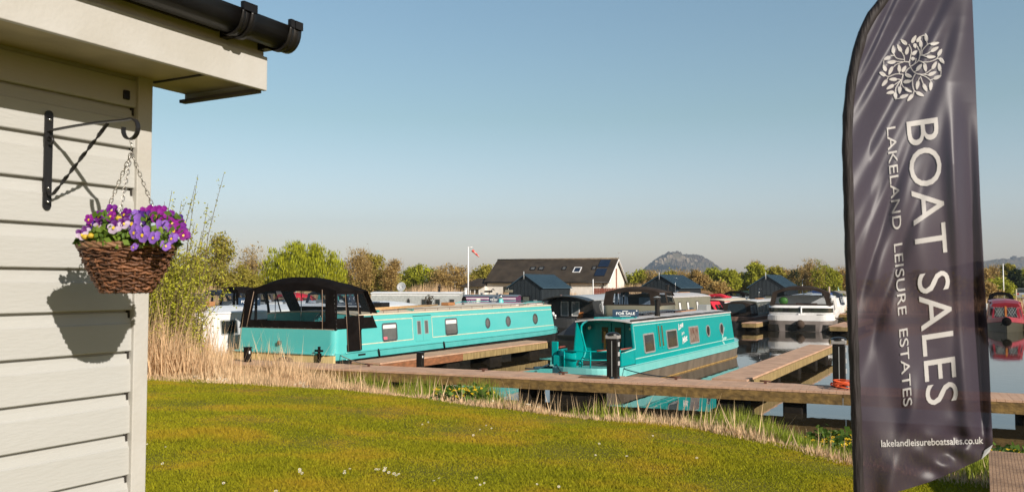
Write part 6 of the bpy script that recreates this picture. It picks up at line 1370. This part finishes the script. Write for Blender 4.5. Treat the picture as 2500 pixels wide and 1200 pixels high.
# extra broad leaves in front
P_ = [np.array(Bp(r.uniform(222, 408), r.uniform(555, 602), r.uniform(.09, .150))) for _ in range(230)]
q_ = leaf_quads(np.array(P_), .0125 * np.ones(230), r, .7, up=.2); fast_mesh('broad_leaves', q_, 4, leafmat('pansy_leaf_pale', (.16, .26, .03), (.22, .32, .05), island=.35), bk)
P_ = [np.array(Bp(r.uniform(225, 445), r.uniform(518, 585), r.uniform(-.04, .15))) for _ in range(230)]
fast_mesh('upper_leaves', leaf_quads(np.array(P_), .012 * np.ones(230), r, .6, up=.2), 4, leafm, bk)
# chains
hk = brot @ binv @ (W2(0, -LB) + Vector((0, 0, E + .452)))
def chain(p0, p1):
    p0, p1 = Vector(p0), Vector(p1); d = p1 - p0; n = int(d.length / .0155); t_ = d.normalized(); s1 = t_.orthogonal().normalized(); s2 = t_.cross(s1); k = MB()
    for i in range(n):
        c = p0 + t_ * (.0155 * (i + .5)); s_ = s1 if i % 2 else s2
        k.tube([c + t_ * .0105 * math.cos(a) + s_ * .0048 * math.sin(a) for a in np.linspace(0, 2 * math.pi, 11)[:-1]], .0014, 4, closed=True)
    k.build('chain', mat('chain_steel', (.62, .58, .52), .3, .9), bk)
ring_ = Vector(hk) - Vector((0, 0, .045))
chain(hk, ring_)
for a in (R(200) , R(-30), R(85)):
    chain(ring_, (.132 * math.cos(a), .132 * math.sin(a), .005))
# ------------------------------------------------------------------ feather flag
FY = 2.3
Ltab = [(-230, 2372), (-215, 2330), (-170, 2270), (-100, 2205), (-45, 2170), (0, 2146), (40, 2115), (80, 2095), (140, 2078), (200, 2066), (280, 2058), (360, 2056), (500, 2060), (650, 2064), (800, 2070), (1000, 2078), (1200, 2085), (1300, 2088)]
Rtab = [(-230, 2374), (0, 2374), (100, 2378), (200, 2382), (350, 2388), (500, 2394), (650, 2402), (750, 2408), (850, 2414), (1000, 2420), (1060, 2423), (1085, 2424), (1100, 2416), (1120, 2395), (1150, 2330), (1175, 2270), (1200, 2190), (1215, 2130), (1228, 2092)]
def fl_edge(tab, y): return float(np.interp(y, [q[0] for q in tab], [q[1] for q in tab]))
def fold(px_, py_):
    """out of plane offset (m, towards the camera positive) of the cloth"""
    lx = fl_edge(Ltab, py_); rx = max(fl_edge(Rtab, min(py_, 1085)), lx + 1); u = (px_ - lx) / (rx - lx); u = min(max(u, 0), 1.05); v = py_
    o = 0
    # diagonal pull folds running from top right down to the left edge
    for x0, y0, x1, y1, w_, a in ((2300, 0, 2080, 420, 26, .030), (2232, 0, 2085, 260, 16, .020), (2340, 0, 2260, 260, 26, .020), (2215, 270, 2090, 520, 20, .016), (2190, 440, 2085, 760, 16, .018), (2170, 20, 2100, 170, 10, .014), (2235, 500, 2100, 900, 18, .014), (2140, 480, 2088, 600, 12, .010)):
        dx, dy = x1 - x0, y1 - y0; L = math.hypot(dx, dy); s_ = ((px_ - x0) * dx + (py_ - y0) * dy) / L; dd = ((px_ - x0) * dy - (py_ - y0) * dx) / L
        e = 1 / (1 + math.exp(-(s_ + 60) / 60)) / (1 + math.exp((s_ - L - 30) / 40)); o -= a * e * math.exp(-(dd / w_) ** 2)
    # right edge vertical roll
    o += .030 * math.exp(-((u - .82) / .06) ** 2) * np.interp(v, [200, 400, 900, 1100], [0, 1, .8, .2]) - .035 * math.exp(-((u - .93) / .045) ** 2) * np.interp(v, [250, 550, 1000, 1100], [0, 1, 1, .3])
    o += .012 * math.sin(v * .011 + u * 3) * u + .010 * math.sin(u * 9 + v * .004) + .006 * math.sin(u * 17 - v * .013) * np.interp(v, [300, 700], [.3, 1])
    # lower right corner crumple
    g = math.exp(-(((px_ - 2330) / 90) ** 2 + ((py_ - 1120) / 70) ** 2)); o += g * (.010 * math.sin((px_ + py_) * .055) + .008 * math.sin((px_ - 2 * py_) * .05))
    o += .012 * math.exp(-((px_ - 2230 + (py_ - 1000) * .3) / 25) ** 2) * np.interp(v, [850, 1000, 1200], [0, 1, 1])
    return .88 * o * np.interp(u, [0, .06, .2], [.0, .5, 1])
def FP(px_, py_, off=0):
    lx = fl_edge(Ltab, py_); u = (px_ - lx) / 360
    return PY(px_, py_, FY + .07 * u - fold(px_, py_) - off)
fm_ = bpy.data.materials.new('flag_fabric'); fm_.use_nodes = True; n = fm_.node_tree.nodes; l = fm_.node_tree.links; p = n['Principled BSDF']
p.inputs['Base Color'].default_value = (.038, .027, .040, 1); p.inputs['Roughness'].default_value = .42; p.inputs['Sheen Weight'].default_value = .05; p.inputs['Specular IOR Level'].default_value = .30
nz = n.new('ShaderNodeTexNoise'); nz.inputs['Scale'].default_value = 900; bp = n.new('ShaderNodeBump'); bp.inputs['Strength'].default_value = .08; bp.inputs['Distance'].default_value = .001; l.new(nz.outputs[0], bp.inputs['Height']); l.new(bp.outputs[0], p.inputs['Normal'])
tr = n.new('ShaderNodeBsdfTransparent'); tr.inputs[0].default_value = (.95, .78, .82, 1); ms = n.new('ShaderNodeMixShader'); ms.inputs[0].default_value = .92
l.new(tr.outputs[0], ms.inputs[1]); l.new(p.outputs[0], ms.inputs[2]); l.new(ms.outputs[0], n['Material Output'].inputs[0])
fo_ = PY(2085, 1300, FY); 
FL = empty('feather_flag', (fo_.x, fo_.y, H(fo_.x, fo_.y)), 0, 'tall dark feather flag with white leaf emblem and boat sales lettering', 'flag')
def fbuild(k, name, m, recalc=False):
    o = k.build(name, m, None, recalc=recalc); me = o.data; me.transform(Matrix.Translation(-Vector(FL.location))); o.parent = FL; return o
k = MB(); k.smooth = True; NV, NU = 420, 150; vs = []; ys_ = np.linspace(-230, 1228, NV)
for y in ys_:
    lx, rx = fl_edge(Ltab, y) + 14, fl_edge(Rtab, y); rx = max(rx, lx + 1)
    for j in range(NU): vs.append(FP(lx + (rx - lx) * j / (NU - 1), y))
k.add(vs, [(i * NU + j, i * NU + j + 1, (i + 1) * NU + j + 1, (i + 1) * NU + j) for i in range(NV - 1) for j in range(NU - 1)])
fbuild(k, 'cloth', fm_)
sl = mat('flag_sleeve', (.022, .014, .014), .7, c2=(.01, .007, .007), scale=14, amt=.9, stretch=(6, 1, .6), bump=.5, bscale=14)
k = MB(); yy = list(np.linspace(-228, 1300, 70)); k.tube([PY(fl_edge(Ltab, y) + 12, y, FY) for y in yy], [.0133 * (1 + .06 * math.sin(i * 1.7)) for i in range(70)], 12); fbuild(k, 'pole_sleeve', sl)
gzf = H(fo_.x, fo_.y); k = MB(); k.tube([PY(2099, 1290, FY), Vector((PY(2100, 1300, FY).x, FY, gzf))], .016, 8); fbuild(k, 'pole', greyp)
k = MB(); k.tube([(fo_.x - .35, fo_.y - .3, gzf + .02), (fo_.x + .4, fo_.y + .3, gzf + .02)], .02, 6); k.tube([(fo_.x + .35, fo_.y - .3, gzf + .03), (fo_.x - .3, fo_.y + .3, gzf + .03)], .02, 6); fbuild(k, 'ground_stand', greyp)
k = MB(); k.add([FP(2424, 1084, .004), FP(2416, 1102, .004), FP(2396, 1120, .004), FP(2404, 1098, .006)], [(0, 1, 2, 3)]); fbuild(k, 'pale_hem', lgrey)
inkm = mat('flag_print', (.50, .48, .47), .6)
def ftext(body, top, bot, bold, flow, xc=None, sub=.06):
    """flow: (px,py) of line start at left-bottom of first letter, (px,py) of line end; cap height in px to the right"""
    vs, fs, (a, b_, c, d) = text_geo(body, bold, sub); (sx, sy), (e_x, ey), cap = flow; k = MB(); out = []
    ux, uy = (e_x - sx), (ey - sy); 
    for x, y in vs:
        f = (x - a) / (b_ - a); g = (y - c) / (d - c)
        out.append(FP(sx + ux * f + g * cap[0], sy + uy * f + g * cap[1], .0028))
    k.add(out, fs); return k
def fwords(body, bold, flow, name):
    full = text_geo(body, bold, .06)[2]; (sx, sy), (e_x, ey), cap = flow; W_ = full[1] - full[0]; ws = body.split(' ')
    for i, w__ in enumerate(ws):
        if not w__: continue
        a = text_geo(' '.join(ws[:i + 1]), bold, .06)[2][1]; g = text_geo(w__, bold, .06)[2]; f1 = (a - full[0]) / W_; f0 = f1 - (g[1] - g[0]) / W_
        fbuild(ftext(w__, 0, 0, bold, ((sx + (e_x - sx) * f0, sy + (ey - sy) * f0), (sx + (e_x - sx) * f1, sy + (ey - sy) * f1), cap)), name, inkm)
fwords('BOAT SALES', .0, ((2212, 298), (2262, 990), (78, -12)), 'large_lettering')
fwords('LAKELAND  LEISURE  ESTATES', .0, ((2165, 312), (2206, 992), (21, -4)), 'small_lettering')
fbuild(ftext('lakelandleisureboatsales.co.uk', 0, 0, .012, ((2152, 1090), (2401, 1082), (-1, -17))), 'web_address_lettering', inkm)
# leaf emblem (traced in a 1371x1200 crop of 240x210 px at 2100,60)
def EM(x, y): return 2100 + x / 5.7125, 60 + y / 5.7125
leaves = [(610, 245, -140, 55), (750, 205, -60, 60), (820, 205, -55, 50), (920, 180, -100, 55), (1040, 265, -10, 62), (1040, 345, -30, 62), (990, 450, 0, 62), (1112, 390, -60, 55), (1140, 505, 50, 50), (1105, 595, -100, 55), (1035, 570, -60, 60), (1005, 685, -25, 60), (1078, 735, -25, 58), (985, 860, 95, 62), (905, 880, 65, 58), (800, 845, 100, 62), (835, 970, 25, 60), (700, 1020, 130, 62), (612, 1000, -20, 62), (670, 912, 30, 60), (552, 915, 95, 52), (492, 995, 85, 50), (420, 950, 170, 55), (420, 870, 150, 60), (460, 765, 180, 56), (340, 815, 130, 58), (312, 690, -150, 50), (425, 645, 115, 62), (342, 605, -110, 50), (375, 470, 155, 50), (440, 525, 170, 60), (463, 350, -90, 58), (548, 330, -120, 56), (655, 365, -75, 56), (845, 270, -95, 52), (765, 297, 80, 34), (760, 395, -40, 45), (822, 598, -50, 58), (908, 600, 80, 58), (675, 715, 20, 50), (660, 795, -10, 58), (545, 610, -95, 52), (612, 620, -60, 50), (738, 478, 0, 28)]
k = MB()
for x, y, a, L in leaves:
    a = R(a); out = []
    for q in range(12):
        t_ = q / 12 * 2 * math.pi; lx = math.cos(t_) * L; wy = math.sin(t_) * 25 * (1 - .25 * math.cos(t_)); lx = lx if abs(math.sin(t_)) > .1 else lx * 1.06
        X, Y = EM(x + lx * math.cos(a) - wy * math.sin(a), y + lx * math.sin(a) + wy * math.cos(a)); out.append(FP(X, Y, .0028))
    k.add(out, [tuple(range(12))])
stems = [[(680, 275), (715, 360), (700, 460), (680, 520), (615, 515)], [(465, 400), (510, 470), (615, 490)], [(575, 380), (610, 440), (620, 510)], [(500, 515), (600, 520), (680, 525), (700, 590), (760, 670), (850, 695), (920, 680), (1000, 620)], [(430, 640), (500, 560), (600, 525)], [(795, 300), (830, 380), (830, 450), (800, 520), (700, 585)], [(850, 300), (850, 360), (832, 430)], [(860, 430), (870, 360), (940, 280), (985, 265)], [(860, 432), (930, 410), (985, 375)], [(830, 430), (870, 430), (940, 455)], [(820, 505), (900, 525), (1000, 510), (1070, 475), (1090, 430)], [(1070, 475), (1110, 480)], [(820, 505), (880, 530), (910, 560)], [(750, 660), (800, 640), (810, 620)], [(880, 695), (960, 705)], [(840, 700), (920, 730), (980, 780), (985, 810)], [(985, 775), (1040, 750)], [(840, 720), (870, 800), (890, 850)], [(830, 740), (805, 800)], [(770, 690), (735, 760), (735, 850), (755, 920), (800, 950)], [(755, 920), (735, 990)], [(600, 695), (500, 690), (400, 725), (350, 710)], [(395, 725), (370, 780)], [(690, 600), (640, 650), (640, 690)], [(600, 700), (580, 780), (590, 850), (640, 900)], [(575, 770), (510, 760)], [(570, 775), (480, 840)], [(565, 780), (500, 880), (490, 950)], [(575, 790), (560, 860)], [(730, 770), (700, 790)], [(500, 1035), (560, 1030)], [(475, 430), (420, 440)], [(330, 500), (330, 560)], [(1130, 640), (1125, 700)], [(700, 470), (690, 520)], [(780, 470), (770, 530), (720, 580)], [(850, 165), (885, 150), (900, 160)], [(930, 230), (940, 280)], [(545, 690), (548, 650)]]
def smoothpts(pts, n=5):
    out = []
    P = [pts[0]] + pts + [pts[-1]]
    for i in range(1, len(P) - 2):
        for q in range(n):
            t_ = q / n; c = [0.5 * ((2 * P[i][d]) + (-P[i - 1][d] + P[i + 1][d]) * t_ + (2 * P[i - 1][d] - 5 * P[i][d] + 4 * P[i + 1][d] - P[i + 2][d]) * t_ ** 2 + (-P[i - 1][d] + 3 * P[i][d] - 3 * P[i + 1][d] + P[i + 2][d]) * t_ ** 3) for d in (0, 1)]; out.append(c)
    out.append(pts[-1]); return out
for s_ in stems:
    pts = smoothpts(s_)
    for i in range(len(pts) - 1):
        (xa, ya), (x2, y2) = pts[i], pts[i + 1]; L = math.hypot(x2 - xa, y2 - ya) + 1e-6; nx_, ny_ = -(y2 - ya) / L * 5.5, (x2 - xa) / L * 5.5
        k.add([FP(*EM(xa + nx_, ya + ny_), .0034), FP(*EM(x2 + nx_, y2 + ny_), .0034), FP(*EM(x2 - nx_, y2 - ny_), .0034), FP(*EM(xa - nx_, ya - ny_), .0034)], [(0, 1, 2, 3)])
fbuild(k, 'leaf_emblem', inkm)
